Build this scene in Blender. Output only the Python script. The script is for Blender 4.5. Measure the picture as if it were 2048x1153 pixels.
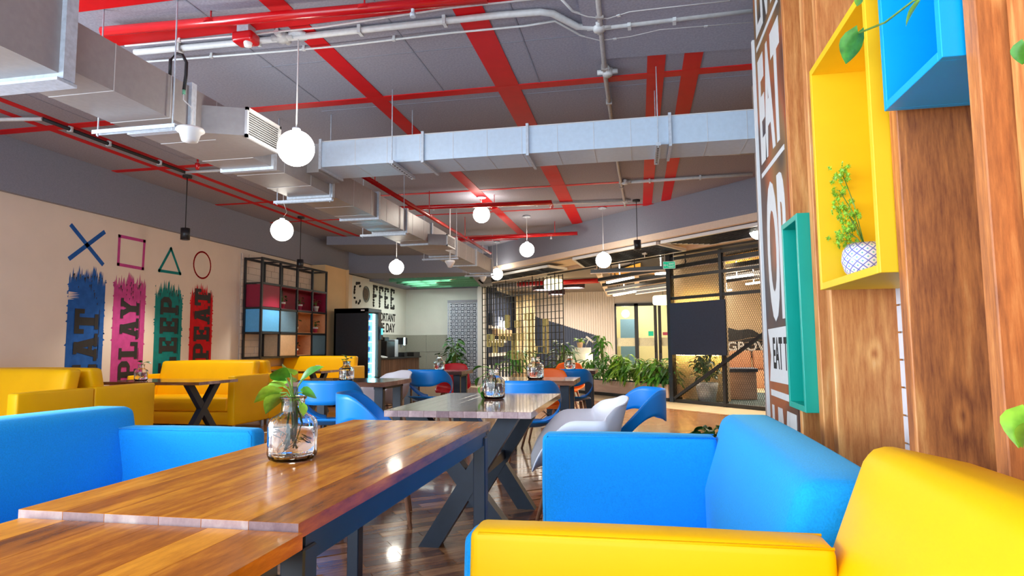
import bpy, bmesh, math, random
from mathutils import Vector, Matrix
PI = math.pi
random.seed(7)
for o in list(bpy.data.objects): bpy.data.objects.remove(o)
sc = bpy.context.scene
COL = sc.collection

# ---------------------------------------------------------------- camera
CX, CY, F, H = 1024.0, 576.5, 1275.0, 1.10
d1 = Vector((1277-CX, -(687-CY), -F)).normalized()
dx = -Vector((-5479-CX, -(742-CY), -F)); dx = (dx - d1*dx.dot(d1)).normalized()
dz = dx.cross(d1)
ROT = Matrix((dx, d1, dz))            # world = ROT @ camera
cd = bpy.data.cameras.new('camera'); cam = bpy.data.objects.new('camera', cd); COL.objects.link(cam)
cam.matrix_world = Matrix.Translation((0, 0, H)) @ ROT.to_4x4()
cd.sensor_width = 36; cd.lens = 36*F/2048; cd.clip_start = 0.05; cd.clip_end = 100
sc.camera = cam
def ray(px, py): return ROT @ Vector((px-CX, -(py-CY), -F))
def at_z(px, py, z): v = ray(px, py); return Vector((0, 0, H)) + v*((z-H)/v.z)
def at_y(px, py, y): v = ray(px, py); return Vector((0, 0, H)) + v*(y/v.y)
def at_x(px, py, x): v = ray(px, py); return Vector((0, 0, H)) + v*(x/v.x)

# ---------------------------------------------------------------- world, lights, exposure
w = bpy.data.worlds.new('world'); sc.world = w; w.use_nodes = True
bg = w.node_tree.nodes['Background']; bg.inputs[0].default_value = (0.72, 0.87, 1.0, 1); bg.inputs[1].default_value = 2.2
def area(name, loc, rot, sx, sy, power, col):
    l = bpy.data.lights.new(name, 'AREA'); l.shape = 'RECTANGLE'; l.size = sx; l.size_y = sy; l.energy = power; l.color = col
    o = bpy.data.objects.new(name, l); COL.objects.link(o); o.location = loc; o.rotation_euler = rot; return o
# daylight through the glass front behind the camera
area('window_light', (-5.4, -3.6, 1.9), (PI/2, 0, PI), 10.0, 3.0, 5300, (0.80, 0.91, 1.0))
area('window_light', (-6.2, 1.2, 1.8), (PI/2, 0, -PI/2-0.2), 3.6, 2.2, 190, (0.80, 0.91, 1.0))
# unseen area lights added to brighten the kitchenette and the lounge behind the partition
for (x, y, z, s, p, c) in [(-5.3, 16.4, 3.03, 1.6, 34, (.92, 1, .94)), (-5.3, 16.4, 2.7, 1.2, 11, (1, 1, .96)),
                           (-2.6, 19.4, 2.6, 2.8, 56, (1, .90, .78)), (0.6, 17.5, 2.6, 3.0, 66, (1, .86, .68)),
                           (2.6, 13.6, 2.62, 2.4, 170, (1, .82, .60))]:
    area('ceiling_fill', (x, y, z), (0, 0, 0), s, s, p, c)
sc.view_settings.view_transform = 'Standard'; sc.view_settings.look = 'None'
sc.view_settings.exposure = 1.22; sc.view_settings.gamma = 1.0
sc.view_settings.use_curve_mapping = False
sc.cycles.max_bounces = 12; sc.cycles.transmission_bounces = 12; sc.cycles.transparent_max_bounces = 8
sc.cycles.diffuse_bounces = 4; sc.cycles.glossy_bounces = 3
sc.cycles.sample_clamp_indirect = 4.0; sc.cycles.caustics_refractive = False; sc.cycles.caustics_reflective = False

# ---------------------------------------------------------------- materials
def newmat(name):
    m = bpy.data.materials.new(name); m.use_nodes = True
    nt = m.node_tree; return m, nt, nt.nodes['Principled BSDF']
def N(nt, t, **kw):
    n = nt.nodes.new(t)
    for k, v in kw.items():
        if k in n.inputs: n.inputs[k].default_value = v
        else: setattr(n, k, v)
    return n
def L(nt, a, b): nt.links.new(a, b)
def plain(name, col, rough=.5, metal=0, var=.08, scale=30, bump=.0, coat=0, emit=None, estr=0):
    m, nt, p = newmat(name)
    tc = N(nt, 'ShaderNodeTexCoord'); no = N(nt, 'ShaderNodeTexNoise', Scale=scale, Detail=3.0)
    L(nt, tc.outputs['Object'], no.inputs['Vector'])
    r = N(nt, 'ShaderNodeValToRGB')
    r.color_ramp.elements[0].position = .3; r.color_ramp.elements[1].position = .7
    r.color_ramp.elements[0].color = tuple(c*(1-var) for c in col)+(1,)
    r.color_ramp.elements[1].color = tuple(min(1, c*(1+var)) for c in col)+(1,)
    L(nt, no.outputs['Fac'], r.inputs[0]); L(nt, r.outputs[0], p.inputs['Base Color'])
    p.inputs['Roughness'].default_value = rough; p.inputs['Metallic'].default_value = metal
    p.inputs['Coat Weight'].default_value = coat
    if bump:
        b = N(nt, 'ShaderNodeBump', Strength=bump, Distance=.004); L(nt, no.outputs['Fac'], b.inputs['Height']); L(nt, b.outputs[0], p.inputs['Normal'])
    if emit:
        p.inputs['Emission Color'].default_value = emit+(1,); p.inputs['Emission Strength'].default_value = estr
    return m
def wood(name, cols, axis=1, rough=.3, coat=0, stretch=9, scale=2.2, rnd=.35, knots=(), ring=9.0, contrast=1.0, lift=0.0):
    """plank wood: grain along `axis`, tone shifted per object, optional knots (x,y,z,radius)"""
    m, nt, p = newmat(name)
    tc = N(nt, 'ShaderNodeTexCoord'); oi = N(nt, 'ShaderNodeObjectInfo')
    s = [stretch]*3; s[axis] = 1.0
    mp = N(nt, 'ShaderNodeMapping'); mp.inputs['Scale'].default_value = [scale*a for a in s]
    vec = tc.outputs['Object']
    off = N(nt, 'ShaderNodeMath', operation='MULTIPLY'); off.inputs[1].default_value = 37.0; L(nt, oi.outputs['Random'], off.inputs[0])
    cb = N(nt, 'ShaderNodeCombineXYZ')
    for i in range(3): L(nt, off.outputs[0], cb.inputs[i])
    ad = N(nt, 'ShaderNodeVectorMath', operation='ADD'); L(nt, vec, ad.inputs[0]); L(nt, cb.outputs[0], ad.inputs[1])
    src = ad.outputs[0]; kn = None
    L(nt, src, mp.inputs['Vector'])
    n1 = N(nt, 'ShaderNodeTexNoise', Scale=.55, Detail=3.0, Distortion=1.2); L(nt, mp.outputs[0], n1.inputs['Vector'])
    # ring pattern from the low noise
    mu = N(nt, 'ShaderNodeMath', operation='MULTIPLY'); mu.inputs[1].default_value = ring; L(nt, n1.outputs['Fac'], mu.inputs[0])
    prev = mu.outputs[0]
    for (kx, ky, kz, kr) in knots:
        sb = N(nt, 'ShaderNodeVectorMath', operation='SUBTRACT'); sb.inputs[1].default_value = (kx, ky, kz); L(nt, vec, sb.inputs[0])
        ms = N(nt, 'ShaderNodeVectorMath', operation='MULTIPLY'); ms.inputs[1].default_value = tuple(.55 if i == axis else 1.0 for i in range(3)); L(nt, sb.outputs[0], ms.inputs[0])
        ln = N(nt, 'ShaderNodeVectorMath', operation='LENGTH'); L(nt, ms.outputs[0], ln.inputs[0])
        dv = N(nt, 'ShaderNodeMath', operation='DIVIDE'); dv.inputs[1].default_value = kr; L(nt, ln.outputs['Value'], dv.inputs[0])
        pw = N(nt, 'ShaderNodeMath', operation='POWER'); pw.inputs[1].default_value = 1.6; L(nt, dv.outputs[0], pw.inputs[0])
        ng = N(nt, 'ShaderNodeMath', operation='MULTIPLY'); ng.inputs[1].default_value = -1.0; L(nt, pw.outputs[0], ng.inputs[0])
        ex = N(nt, 'ShaderNodeMath', operation='EXPONENT'); L(nt, ng.outputs[0], ex.inputs[0])
        a4 = N(nt, 'ShaderNodeMath', operation='MULTIPLY_ADD'); a4.inputs[1].default_value = 4.7; L(nt, ex.outputs[0], a4.inputs[0]); L(nt, prev, a4.inputs[2]); prev = a4.outputs[0]
        if kn is None: kn = ex.outputs[0]
        else:
            mx = N(nt, 'ShaderNodeMath', operation='MAXIMUM'); L(nt, kn, mx.inputs[0]); L(nt, ex.outputs[0], mx.inputs[1]); kn = mx.outputs[0]
    sn = N(nt, 'ShaderNodeMath', operation='SINE'); L(nt, prev, sn.inputs[0])
    n2 = N(nt, 'ShaderNodeTexNoise', Scale=5.0, Detail=6.0, Roughness=.7); L(nt, mp.outputs[0], n2.inputs['Vector'])
    f1 = N(nt, 'ShaderNodeMath', operation='MULTIPLY_ADD'); f1.inputs[1].default_value = .17*contrast; f1.inputs[2].default_value = .5; L(nt, sn.outputs[0], f1.inputs[0])
    f2 = N(nt, 'ShaderNodeMath', operation='MULTIPLY_ADD'); f2.inputs[1].default_value = .55*contrast; L(nt, n2.outputs['Fac'], f2.inputs[0]); L(nt, f1.outputs[0], f2.inputs[2])
    rn = N(nt, 'ShaderNodeMath', operation='MULTIPLY_ADD'); rn.inputs[1].default_value = rnd; rn.inputs[2].default_value = -rnd/2-.275*contrast+lift; L(nt, oi.outputs['Random'], rn.inputs[0])
    f3 = N(nt, 'ShaderNodeMath', operation='ADD'); L(nt, f2.outputs[0], f3.inputs[0]); L(nt, rn.outputs[0], f3.inputs[1])
    out = f3.outputs[0]
    if kn is not None:
        k2 = N(nt, 'ShaderNodeMath', operation='POWER'); k2.inputs[1].default_value = 2.5; L(nt, kn, k2.inputs[0])
        k3 = N(nt, 'ShaderNodeMath', operation='MULTIPLY_ADD'); k3.inputs[1].default_value = -.42; L(nt, k2.outputs[0], k3.inputs[0]); L(nt, out, k3.inputs[2]); out = k3.outputs[0]
    r = N(nt, 'ShaderNodeValToRGB'); e = r.color_ramp.elements
    for i, c in enumerate(cols):
        q = .12 + .76*i/(len(cols)-1)
        if i == 0: e[0].position = q; el = e[0]
        elif i == len(cols)-1: el = r.color_ramp.elements[-1]; el.position = q
        else: el = e.new(q)
        el.color = c+(1,)
    L(nt, out, r.inputs[0]); L(nt, r.outputs[0], p.inputs['Base Color'])
    p.inputs['Roughness'].default_value = rough; p.inputs['Coat Weight'].default_value = coat; p.inputs['Coat Roughness'].default_value = .06
    b = N(nt, 'ShaderNodeBump', Strength=.12, Distance=.002); L(nt, n2.outputs['Fac'], b.inputs['Height']); L(nt, b.outputs[0], p.inputs['Normal'])
    return m
def glow(name, col, s):
    m, nt, p = newmat(name); p.inputs['Base Color'].default_value = col+(1,)
    p.inputs['Emission Color'].default_value = col+(1,); p.inputs['Emission Strength'].default_value = s; return m
def glass(name, col=(1, 1, 1), ior=1.45, rough=0.0):
    m, nt, p = newmat(name); p.inputs['Base Color'].default_value = col+(1,); p.inputs['Transmission Weight'].default_value = 1
    p.inputs['IOR'].default_value = ior; p.inputs['Roughness'].default_value = rough; return m
M = dict(
 ceil=plain('grey_ceiling_paint', (.31, .305, .365), .85, var=.13, scale=60, bump=.25),
 beam=plain('grey_beam_paint', (.25, .26, .315), .85, var=.07, scale=80, bump=.1),
 red=plain('red_stripe_paint', (.62, .003, .008), .55, var=.05, scale=8),
 redpipe=plain('red_pipe_paint', (.55, .004, .008), .25, var=.05, scale=8, coat=.4),
 duct=plain('light_grey_duct_paint', (.35, .335, .335), .38, metal=.15, var=.05, scale=25),
 duct2=plain('pale_blue_duct_skin', (.52, .64, .78), .4, var=.04, scale=25),
 ductseam=plain('duct_seam', (.62, .62, .63), .4, var=.03),
 galv=plain('galvanised_steel', (.52, .58, .66), .45, metal=.0, var=.12, scale=40),
 conduit=plain('grey_white_conduit', (.60, .62, .63), .4, var=.06),
 conduit2=plain('taupe_conduit', (.36, .33, .32), .5, var=.1),
 dark=plain('black_rubber', (.012, .012, .014), .6, var=.2),
 black=plain('black_powder_coat', (.012, .012, .015), .4, var=.2),
 navy=plain('blue_black_steel', (.011, .018, .034), .42, metal=.0, var=.2, scale=12, bump=.05),
 wallcream=plain('cream_wall_paint', (.78, .66, .55), .8, var=.03, scale=3, bump=.06),
 wallwhite=plain('white_wall_paint', (.72, .72, .68), .8, var=.03, scale=3),
 wallpeach=plain('peach_wall_paint', (.74, .52, .28), .8, var=.04, scale=3),
 brickw=plain('off_white_brick', (.72, .60, .50), .8, var=.06, scale=15, bump=.3),
 mortar=plain('grey_mortar', (.46, .38, .33), .9, var=.08),
 brickr=plain('white_brick', (.74, .76, .84), .7, var=.05, scale=15, bump=.3),
 yel=plain('yellow_leather', (.97, .52, .0), .45, var=.04, scale=3, bump=.05, coat=.0),
 blu=plain('blue_sofa_fabric', (.0, .36, .92), .9, var=.10, scale=180, bump=.35),
 blup=plain('blue_plastic', (.0, .25, .80), .35, var=.03, scale=5),
 wht=plain('white_plastic', (.78, .76, .82), .3, var=.03, scale=5),
 redp=plain('red_plastic', (.62, .003, .012), .35, var=.04, scale=5),
 orp=plain('orange_plastic', (.90, .13, .0), .38, var=.04, scale=5),
 yb=plain('yellow_box_paint', (.95, .60, .01), .45, var=.03, scale=6),
 bb=plain('sky_blue_box_paint', (.0, .42, .90), .4, var=.03, scale=6),
 gb=plain('green_box_paint', (.0, .40, .31), .4, var=.04, scale=6),
 leg=plain('beech_leg_wood', (.36, .17, .10), .45, var=.2, scale=20),
 leaf=plain('green_leaf', (.08, .30, .03), .35, var=.5, scale=25),
 leaf2=plain('variegated_leaf', (.30, .60, .05), .35, var=.55, scale=18),
 leafd=plain('dark_green_leaf', (.035, .13, .03), .4, var=.5, scale=25),
 stem=plain('green_stem', (.16, .30, .05), .5, var=.3),
 root=plain('pale_root', (.55, .52, .32), .6, var=.3),
 white=plain('plain_white', (.80, .80, .80), .4, var=.02),
 wl=plain('matt_white_print', (.74, .74, .73), .6, var=.02),
 ink=plain('black_print', (.018, .016, .016), .7, var=.1),
 m_blue=plain('blue_mural_paint', (.015, .10, .36), .75, var=.15, scale=12),
 m_pink=plain('pink_mural_paint', (.52, .06, .25), .75, var=.12, scale=12),
 m_teal=plain('teal_mural_paint', (.005, .20, .19), .75, var=.12, scale=12),
 m_red=plain('red_mural_paint', (.62, .006, .012), .75, var=.12, scale=12),
 crim=plain('crimson_lacquer', (.25, .003, .03), .5, var=.06),
 skyp=plain('sky_blue_panel', (.10, .40, .75), .5, var=.05),
 slate=plain('slate_blue_panel', (.13, .25, .36), .5, var=.05),
 peach=plain('peach_panel', (.75, .36, .17), .6, var=.06),
 tan=plain('tan_panel', (.62, .42, .25), .6, var=.06),
 pinkpot=plain('pink_pot', (.60, .07, .16), .4, var=.1),
 cool=glow('vending_light', (.05, .72, 1.0), 1.5),
 coolw=glow('vending_tube', (.55, .95, 1.0), 4.0),
 globe=glow('opal_globe', (1.0, .94, .82), 11.0),
 ledw=glow('led_tube', (1.0, .95, .85), 7.0),
 ledy=glow('warm_led_strip', (1.0, .62, .16), 18.0),
 lampy=glow('cream_fabric_lamp', (1.0, .90, .55), 1.1),
 green=plain('green_baffle_paint', (.16, .46, .29), .6, var=.08),
 tile=plain('grey_terrazzo_tile', (.36, .36, .31), .2, var=.15, scale=60),
 counter=plain('black_counter', (.02, .017, .015), .3, var=.3),
 screen=plain('pale_grey_screen', (.42, .46, .56), .5, var=.04),
 slatw=plain('white_slat', (.74, .66, .60), .6, var=.03),
 slatb=plain('navy_slat', (.03, .045, .09), .6, var=.1),
 navyp=plain('navy_board', (.018, .030, .065), .6, var=.1),
 woody=plain('pale_wood_strip', (.60, .52, .20), .5, var=.15),
 carpet=plain('dark_carpet', (.03, .06, .07), .9, var=.3, scale=80),
 cream=plain('cream_lounge_wall', (.78, .60, .38), .8, var=.04),
 lounge=plain('taupe_lounge_ceiling', (.22, .18, .16), .8, var=.05),
 plum=plain('plum_lamp_shade', (.07, .025, .04), .5),
 greend=plain('dark_green_backing', (.04, .13, .08), .8),
 darkceil=plain('dark_open_ceiling', (.05, .045, .045), .9, var=.2),
 soffit=plain('ivory_soffit', (.78, .62, .48), .7, var=.03),
 exitg=plain('exit_green', (.0, .26, .14), .5, var=.05, emit=(.0, .26, .14), estr=.6),
 glass=glass('clear_glass'), water=glass('water', ior=1.33),
 pane=glass('door_glass', (.95, .97, .95), 1.02),
 stone=plain('cream_stone_floor', (.74, .60, .40), .25, var=.06, scale=6),
 yellowc=plain('amber_ceiling_panel', (.75, .38, .03), .7, var=.05),
 sofatan=plain('tan_lounge_fabric', (.50, .26, .15), .9, var=.1),
 amber=plain('amber_partition', (.70, .63, .36), .5, var=.05),
)
M['table'] = wood('sheesham_table_wood', [(.15, .035, .006), (.46, .13, .010), (.84, .32, .02), (.95, .52, .09)], axis=1, rough=.26, coat=.12, stretch=6, scale=1.3, rnd=.40, contrast=1.25, lift=.07)
M['blu'].node_tree.nodes['Principled BSDF'].inputs['Sheen Weight'].default_value = .35
M['blu'].node_tree.nodes['Principled BSDF'].inputs['Sheen Roughness'].default_value = .4
M['blu'].node_tree.nodes['Principled BSDF'].inputs['Sheen Tint'].default_value = (.3, .8, .9, 1)
for k in ('ceil', 'red', 'beam', 'wallcream', 'm_red', 'm_blue', 'm_pink', 'm_teal', 'yel', 'table'): M[k].node_tree.nodes['Principled BSDF'].inputs['Specular IOR Level'].default_value = .25
M['table'].node_tree.nodes['Principled BSDF'].inputs['Specular IOR Level'].default_value = .15
M['edge'] = wood('sheesham_end_grain', [(.22, .13, .14), (.48, .32, .31), (.80, .68, .60)], axis=2, rough=.35, stretch=1.5, scale=7, rnd=.5)
M['dtable'] = wood('dark_table_wood', [(.06, .02, .01), (.17, .07, .035), (.34, .17, .10), (.50, .30, .18)], axis=0, rough=.15, coat=.4, stretch=7, scale=1.6, rnd=.4)
M['floor'] = wood('parquet_wood', [(.09, .035, .018), (.22, .09, .04), (.40, .19, .08), (.60, .33, .15)], axis=0, rough=.22, coat=.3, stretch=6, scale=2.5, rnd=.5)
KN = [(.95, 3.5, 1.98, .035), (.925, 2.11, .88, .035), (.89, 2.89, 1.62, .03), (.85, 1.63, 1.95, .035), (1.03, 2.11, .80, .04)]
KN += [(.955, 2.89, 1.05, .035)]
M['fin'] = wood('cedar_plank', [(.22, .06, .022), (.60, .20, .052), (.88, .41, .13), (.95, .62, .31)], axis=2, rough=.5, stretch=10, scale=1.6, rnd=.25, knots=KN, ring=8, lift=.045, contrast=1.15)
M['cab'] = wood('ribbed_cabinet_wood', [(.10, .05, .03), (.22, .12, .07), (.34, .20, .12)], axis=2, rough=.5, scale=4)
M['plant_wood'] = wood('pinkish_planter_wood', [(.50, .32, .25), (.68, .48, .38), (.80, .62, .52)], axis=0, rough=.6, scale=2)

# ---------------------------------------------------------------- mesh builder
def origin_of(o):
    v = Vector((0, 0, 0))
    while o is not None: v += o.location; o = o.parent
    return v
class MB:
    def __init__(s): s.bm = bmesh.new(); s.mi = 0; s.T = None
    def _pt(s, p):
        p = Vector(p); return s.T @ p if s.T is not None else p
    def face(s, pts):
        f = s.bm.faces.new([s.bm.verts.new(s._pt(p)) for p in pts]); f.material_index = s.mi; return f
    def hexa(s, p):
        v = [s.bm.verts.new(s._pt(q)) for q in p]
        for a in ((0, 3, 2, 1), (4, 5, 6, 7), (0, 1, 5, 4), (1, 2, 6, 5), (2, 3, 7, 6), (3, 0, 4, 7)):
            f = s.bm.faces.new([v[i] for i in a]); f.material_index = s.mi
        return v
    def box(s, x0, x1, y0, y1, z0, z1):
        if x0 > x1: x0, x1 = x1, x0
        if y0 > y1: y0, y1 = y1, y0
        if z0 > z1: z0, z1 = z1, z0
        s.hexa([(x0, y0, z0), (x1, y0, z0), (x1, y1, z0), (x0, y1, z0), (x0, y0, z1), (x1, y0, z1), (x1, y1, z1), (x0, y1, z1)]); return s
    def rbox(s, x0, x1, y0, y1, z0, z1, r, seg=3, shear=None, bulge=0, cuts=0):
        b = bmesh.new(); old, s.bm = s.bm, b
        T = s.T; s.T = None
        s.box(x0, x1, y0, y1, z0, z1)
        s.bm = old; s.T = T
        r = min(r, .49*min(abs(x1-x0), abs(y1-y0), abs(z1-z0)))
        bmesh.ops.bevel(b, geom=list(b.edges), offset=r, segments=seg, profile=.5, affect='EDGES')
        if cuts:
            for ax in range(3):
                lo, hi = [(x0, x1), (y0, y1), (z0, z1)][ax]
                if abs(hi-lo) < .3: continue
                for k in range(1, cuts+1):
                    no = Vector((0, 0, 0)); no[ax] = 1; co = Vector((0, 0, 0)); co[ax] = lo+(hi-lo)*k/(cuts+1)
                    bmesh.ops.bisect_plane(b, geom=list(b.verts)+list(b.edges)+list(b.faces), plane_co=co, plane_no=no)
        if bulge:
            c = Vector(((x0+x1)/2, (y0+y1)/2, (z0+z1)/2)); hf = Vector((abs(x1-x0)/2, abs(y1-y0)/2, abs(z1-z0)/2))
            for v in b.verts:
                q = [(v.co[i]-c[i])/hf[i] for i in range(3)]
                for i in range(3):
                    j, k = (i+1) % 3, (i+2) % 3
                    if hf[j] > .12 or hf[k] > .12: v.co[i] += bulge*q[i]*(1-min(1, q[j]**2))*(1-min(1, q[k]**2))
        if shear:
            for v in b.verts: v.co = Vector(shear(v.co))
        mp = {}
        for v in b.verts: mp[v.index if False else v] = s.bm.verts.new(s._pt(v.co))
        for f in b.faces:
            nf = s.bm.faces.new([mp[v] for v in f.verts]); nf.material_index = s.mi
        b.free(); return s
    def bar(s, a, b, wd, ht=None, up=(0, 0, 1)):
        a, b = Vector(a), Vector(b); ht = ht or wd; d = (b-a).normalized(); u = Vector(up)
        if abs(d.dot(u)) > .95: u = Vector((0, 1, 0))
        sd = d.cross(u).normalized()*wd/2; u2 = sd.cross(d).normalized()*ht/2
        s.hexa([a-sd-u2, a+sd-u2, b+sd-u2, b-sd-u2, a-sd+u2, a+sd+u2, b+sd+u2, b-sd+u2]); return s
    def tube(s, pts, r, n=8, r1=None, cap=True):
        pts = [Vector(p) for p in pts]; rings = []
        for i, p in enumerate(pts):
            d = (pts[min(i+1, len(pts)-1)]-pts[max(i-1, 0)]).normalized()
            u = Vector((0, 0, 1)) if abs(d.z) < .95 else Vector((1, 0, 0))
            a = d.cross(u).normalized(); b = a.cross(d)
            rr = r if r1 is None else r+(r1-r)*i/(len(pts)-1)
            rings.append([s.bm.verts.new(s._pt(p+a*rr*math.cos(2*PI*k/n)+b*rr*math.sin(2*PI*k/n))) for k in range(n)])
        for A, B in zip(rings, rings[1:]):
            for k in range(n):
                f = s.bm.faces.new((A[k], A[(k+1) % n], B[(k+1) % n], B[k])); f.material_index = s.mi; f.smooth = True
        if cap:
            for R_ in (rings[0], rings[-1]):
                try: s.bm.faces.new(R_).material_index = s.mi
                except ValueError: pass
        return s
    def lathe(s, prof, c=(0, 0, 0), n=24, rib=0, nrib=16, close=False):
        c = Vector(c); rings = []
        for r, z in prof:
            if r < 1e-5: rings.append([s.bm.verts.new(s._pt(c+Vector((0, 0, z))))]*n); continue
            rings.append([s.bm.verts.new(s._pt(c+Vector((r*(1+rib*math.cos(nrib*2*PI*k/n))*math.cos(2*PI*k/n), r*(1+rib*math.cos(nrib*2*PI*k/n))*math.sin(2*PI*k/n), z)))) for k in range(n)])
        for A, B in zip(rings, rings[1:]):
            for k in range(n):
                q = []
                for v in (A[k], A[(k+1) % n], B[(k+1) % n], B[k]):
                    if v not in q: q.append(v)
                if len(q) > 2:
                    f = s.bm.faces.new(q); f.material_index = s.mi; f.smooth = True
        return s
    def prism(s, poly, z0, z1):
        a = [s.bm.verts.new(s._pt((x, y, z0))) for x, y in poly]; b = [s.bm.verts.new(s._pt((x, y, z1))) for x, y in poly]
        n = len(poly)
        for f in (a[::-1], b): s.bm.faces.new(f).material_index = s.mi
        for i in range(n): s.bm.faces.new((a[i], a[(i+1) % n], b[(i+1) % n], b[i])).material_index = s.mi
        return s
    def grid(s, fn, nu, nv, smooth=True):
        g = [[s.bm.verts.new(s._pt(fn(i/nu, j/nv))) for j in range(nv+1)] for i in range(nu+1)]
        for i in range(nu):
            for j in range(nv):
                f = s.bm.faces.new((g[i][j], g[i+1][j], g[i+1][j+1], g[i][j+1])); f.material_index = s.mi; f.smooth = smooth
        return s
    def build(s, name, mat, parent=None, smooth=False, solid=0, kind=None, sub=0):
        me = bpy.data.meshes.new(name)
        if solid or smooth or True: bmesh.ops.recalc_face_normals(s.bm, faces=s.bm.faces)
        if smooth:
            for f in s.bm.faces: f.smooth = True
        off = origin_of(parent)
        if off.length: bmesh.ops.translate(s.bm, verts=s.bm.verts, vec=-off)
        s.bm.to_mesh(me); s.bm.free()
        for m_ in (mat if isinstance(mat, (list, tuple)) else [mat]): me.materials.append(M[m_] if isinstance(m_, str) else m_)
        if smooth == 'auto':
            me.set_sharp_from_angle(angle=math.radians(40))
        o = bpy.data.objects.new(name, me); COL.objects.link(o); o.parent = parent
        if solid:
            md = o.modifiers.new('solid', 'SOLIDIFY'); md.thickness = solid; md.offset = 0
        if sub:
            md = o.modifiers.new('sub', 'SUBSURF'); md.levels = sub; md.render_levels = sub
        if kind: o['kind'] = kind
        return o
def tag(o, label, cat, group=None):
    o['label'] = label; o['category'] = cat
    if group: o['group'] = group
    return o
def thing(name, label, cat, loc=(0, 0, 0), rz=0, group=None):
    o = bpy.data.objects.new(name, None); COL.objects.link(o); o.location = loc; o.rotation_euler = (0, 0, rz)
    o.empty_display_size = .1; return tag(o, label, cat, group)
def finish(o, loc, rz): o.location = loc; o.rotation_euler = (0, 0, rz); return o
def copy_tree(o, parent=None):
    c = o.copy(); COL.objects.link(c); c.parent = parent
    for ch in [k for k in KIDS.get(o.name, [])]: copy_tree2(ch, c)
    return c
def copy_tree2(o, parent):
    c = o.copy(); COL.objects.link(c); c.parent = parent
    for ch in KIDS.get(o.name, []): copy_tree2(ch, c)
KIDS = {}
def index_kids(root):
    ks = [o for o in bpy.data.objects if o.parent == root]; KIDS[root.name] = ks
    for k in ks: index_kids(k)
def dup(root, loc, rz, label, group=None):
    c = copy_tree(root); c.location = loc; c.rotation_euler = (0, 0, rz); c['label'] = label
    if group: c['group'] = group
    return c
def inst(me_obj, name, parent, loc=(0, 0, 0), rot=(0, 0, 0), scale=(1, 1, 1)):
    """another child sharing the mesh of me_obj; loc given relative to the parent"""
    c = bpy.data.objects.new(name, me_obj.data); COL.objects.link(c); c.parent = parent
    c.location = loc; c.rotation_euler = rot; c.scale = scale; return c
def struct(o, label, cat='wall'): o['kind'] = 'structure'; o['label'] = label; o['category'] = cat; return o
def text_part(txt, mat, parent, M4, size=1.0, sx=1.0, name='lettering', extr=.002, bold=0.0):
    cu = bpy.data.curves.new('t', 'FONT'); cu.body = txt; cu.size = size; cu.extrude = extr; cu.offset = bold; cu.resolution_u = 3
    t = bpy.data.objects.new('t', cu); COL.objects.link(t); me = bpy.data.meshes.new_from_object(t); bpy.data.objects.remove(t)
    me.transform(Matrix.Diagonal((sx, 1, 1, 1))); me.transform(M4); me.transform(Matrix.Translation(-origin_of(parent)))
    me.materials.clear(); me.materials.append(M[mat]); o = bpy.data.objects.new(name, me); COL.objects.link(o); o.parent = parent; return o
# ================================================================ ROOM SHELL
HC = 3.4
E1 = Vector((.693, -.721, 0)); E2 = Vector((.721, .693, 0))        # along / away from the slanted partition line
P0 = Vector((.59, 12.37, 0)); PA = math.atan2(-.721, .693)
def dg(u, t): p = P0+E1*u+E2*t; return (p.x, p.y)
b = MB(); b.box(-7.2, 9, -1.2, 26, -.06, 0)
fl = struct(b.build('floor', 'floor'), 'brown wood parquet floor of the cafe', 'floor')
b = MB(); b.prism([(-6.9, 17.9), (-4.5, 17.9), dg(-6.5, 0), dg(-6.5, -.9), dg(3.2, -.9), dg(3.2, 0), dg(5, 0), (9, 12), (9, 26), (-6.9, 26)], 0, .004)
b.build('stone_paving', 'stone', fl)
# parquet blocks: 5 x 30 cm staves laid at an angle, only where the floor shows
me0 = None; cnt = 0; far = MB()
ang = math.radians(38); ca, sa = math.cos(ang), math.sin(ang); bw, bl = .09, .42
def vis(x, y):
    v = ROT.transposed() @ Vector((x, y, -H))
    px = CX-v.x*F/v.z; py = CY+v.y*F/v.z
    return (640 < px < 1090 and 850 < py < 1190 and y > 2) or (1240 < px < 1560 and 800 < py < 900) or (560 < px < 1150 and 790 < py < 900)
cells = []
for i in range(-60, 160):
    for j in range(-30, 60):
        u = (j+.5*(i % 2))*bl; vv = i*bw
        x = -1+u*ca-vv*sa; y = 5+u*sa+vv*ca
        if -6 < x < 2.4 and 2.2 < y < 12.0 and (Vector((x, y, 0))-P0).dot(E2) < -1.1 and vis(x, y): cells.append((y, x))
cells.sort()
for k, (y, x) in enumerate(cells):
    if k < 290:
        if me0 is None:
            b = MB(); g = .0015; b.hexa([(-bl/2+g, -bw/2+g, 0), (bl/2-g, -bw/2+g, 0), (bl/2-g, bw/2-g, 0), (-bl/2+g, bw/2-g, 0), (-bl/2+g, -bw/2+g, .003), (bl/2-g, -bw/2+g, .003), (bl/2-g, bw/2-g, .003), (-bl/2+g, bw/2-g, .003)])
            me0 = b.build('parquet_block', 'floor', fl); me0.location = (x, y, .0005); me0.rotation_euler = (0, 0, ang)
        else: inst(me0, 'parquet_block', fl, (x, y, .0005), (0, 0, ang))
    else:
        for (du, dv) in [(0, 0)]:
            c = Vector((x, y, 0)); U = Vector((ca, sa, 0))*(bl/2-.002); V = Vector((-sa, ca, 0))*(bw/2-.002)
            far.hexa([c-U-V, c+U-V, c+U+V, c-U+V]+[q+Vector((0, 0, .002+.001*random.random())) for q in (c-U-V, c+U-V, c+U+V, c-U+V)])
far.build('parquet_blocks', 'floor', fl, kind='stuff')

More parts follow.
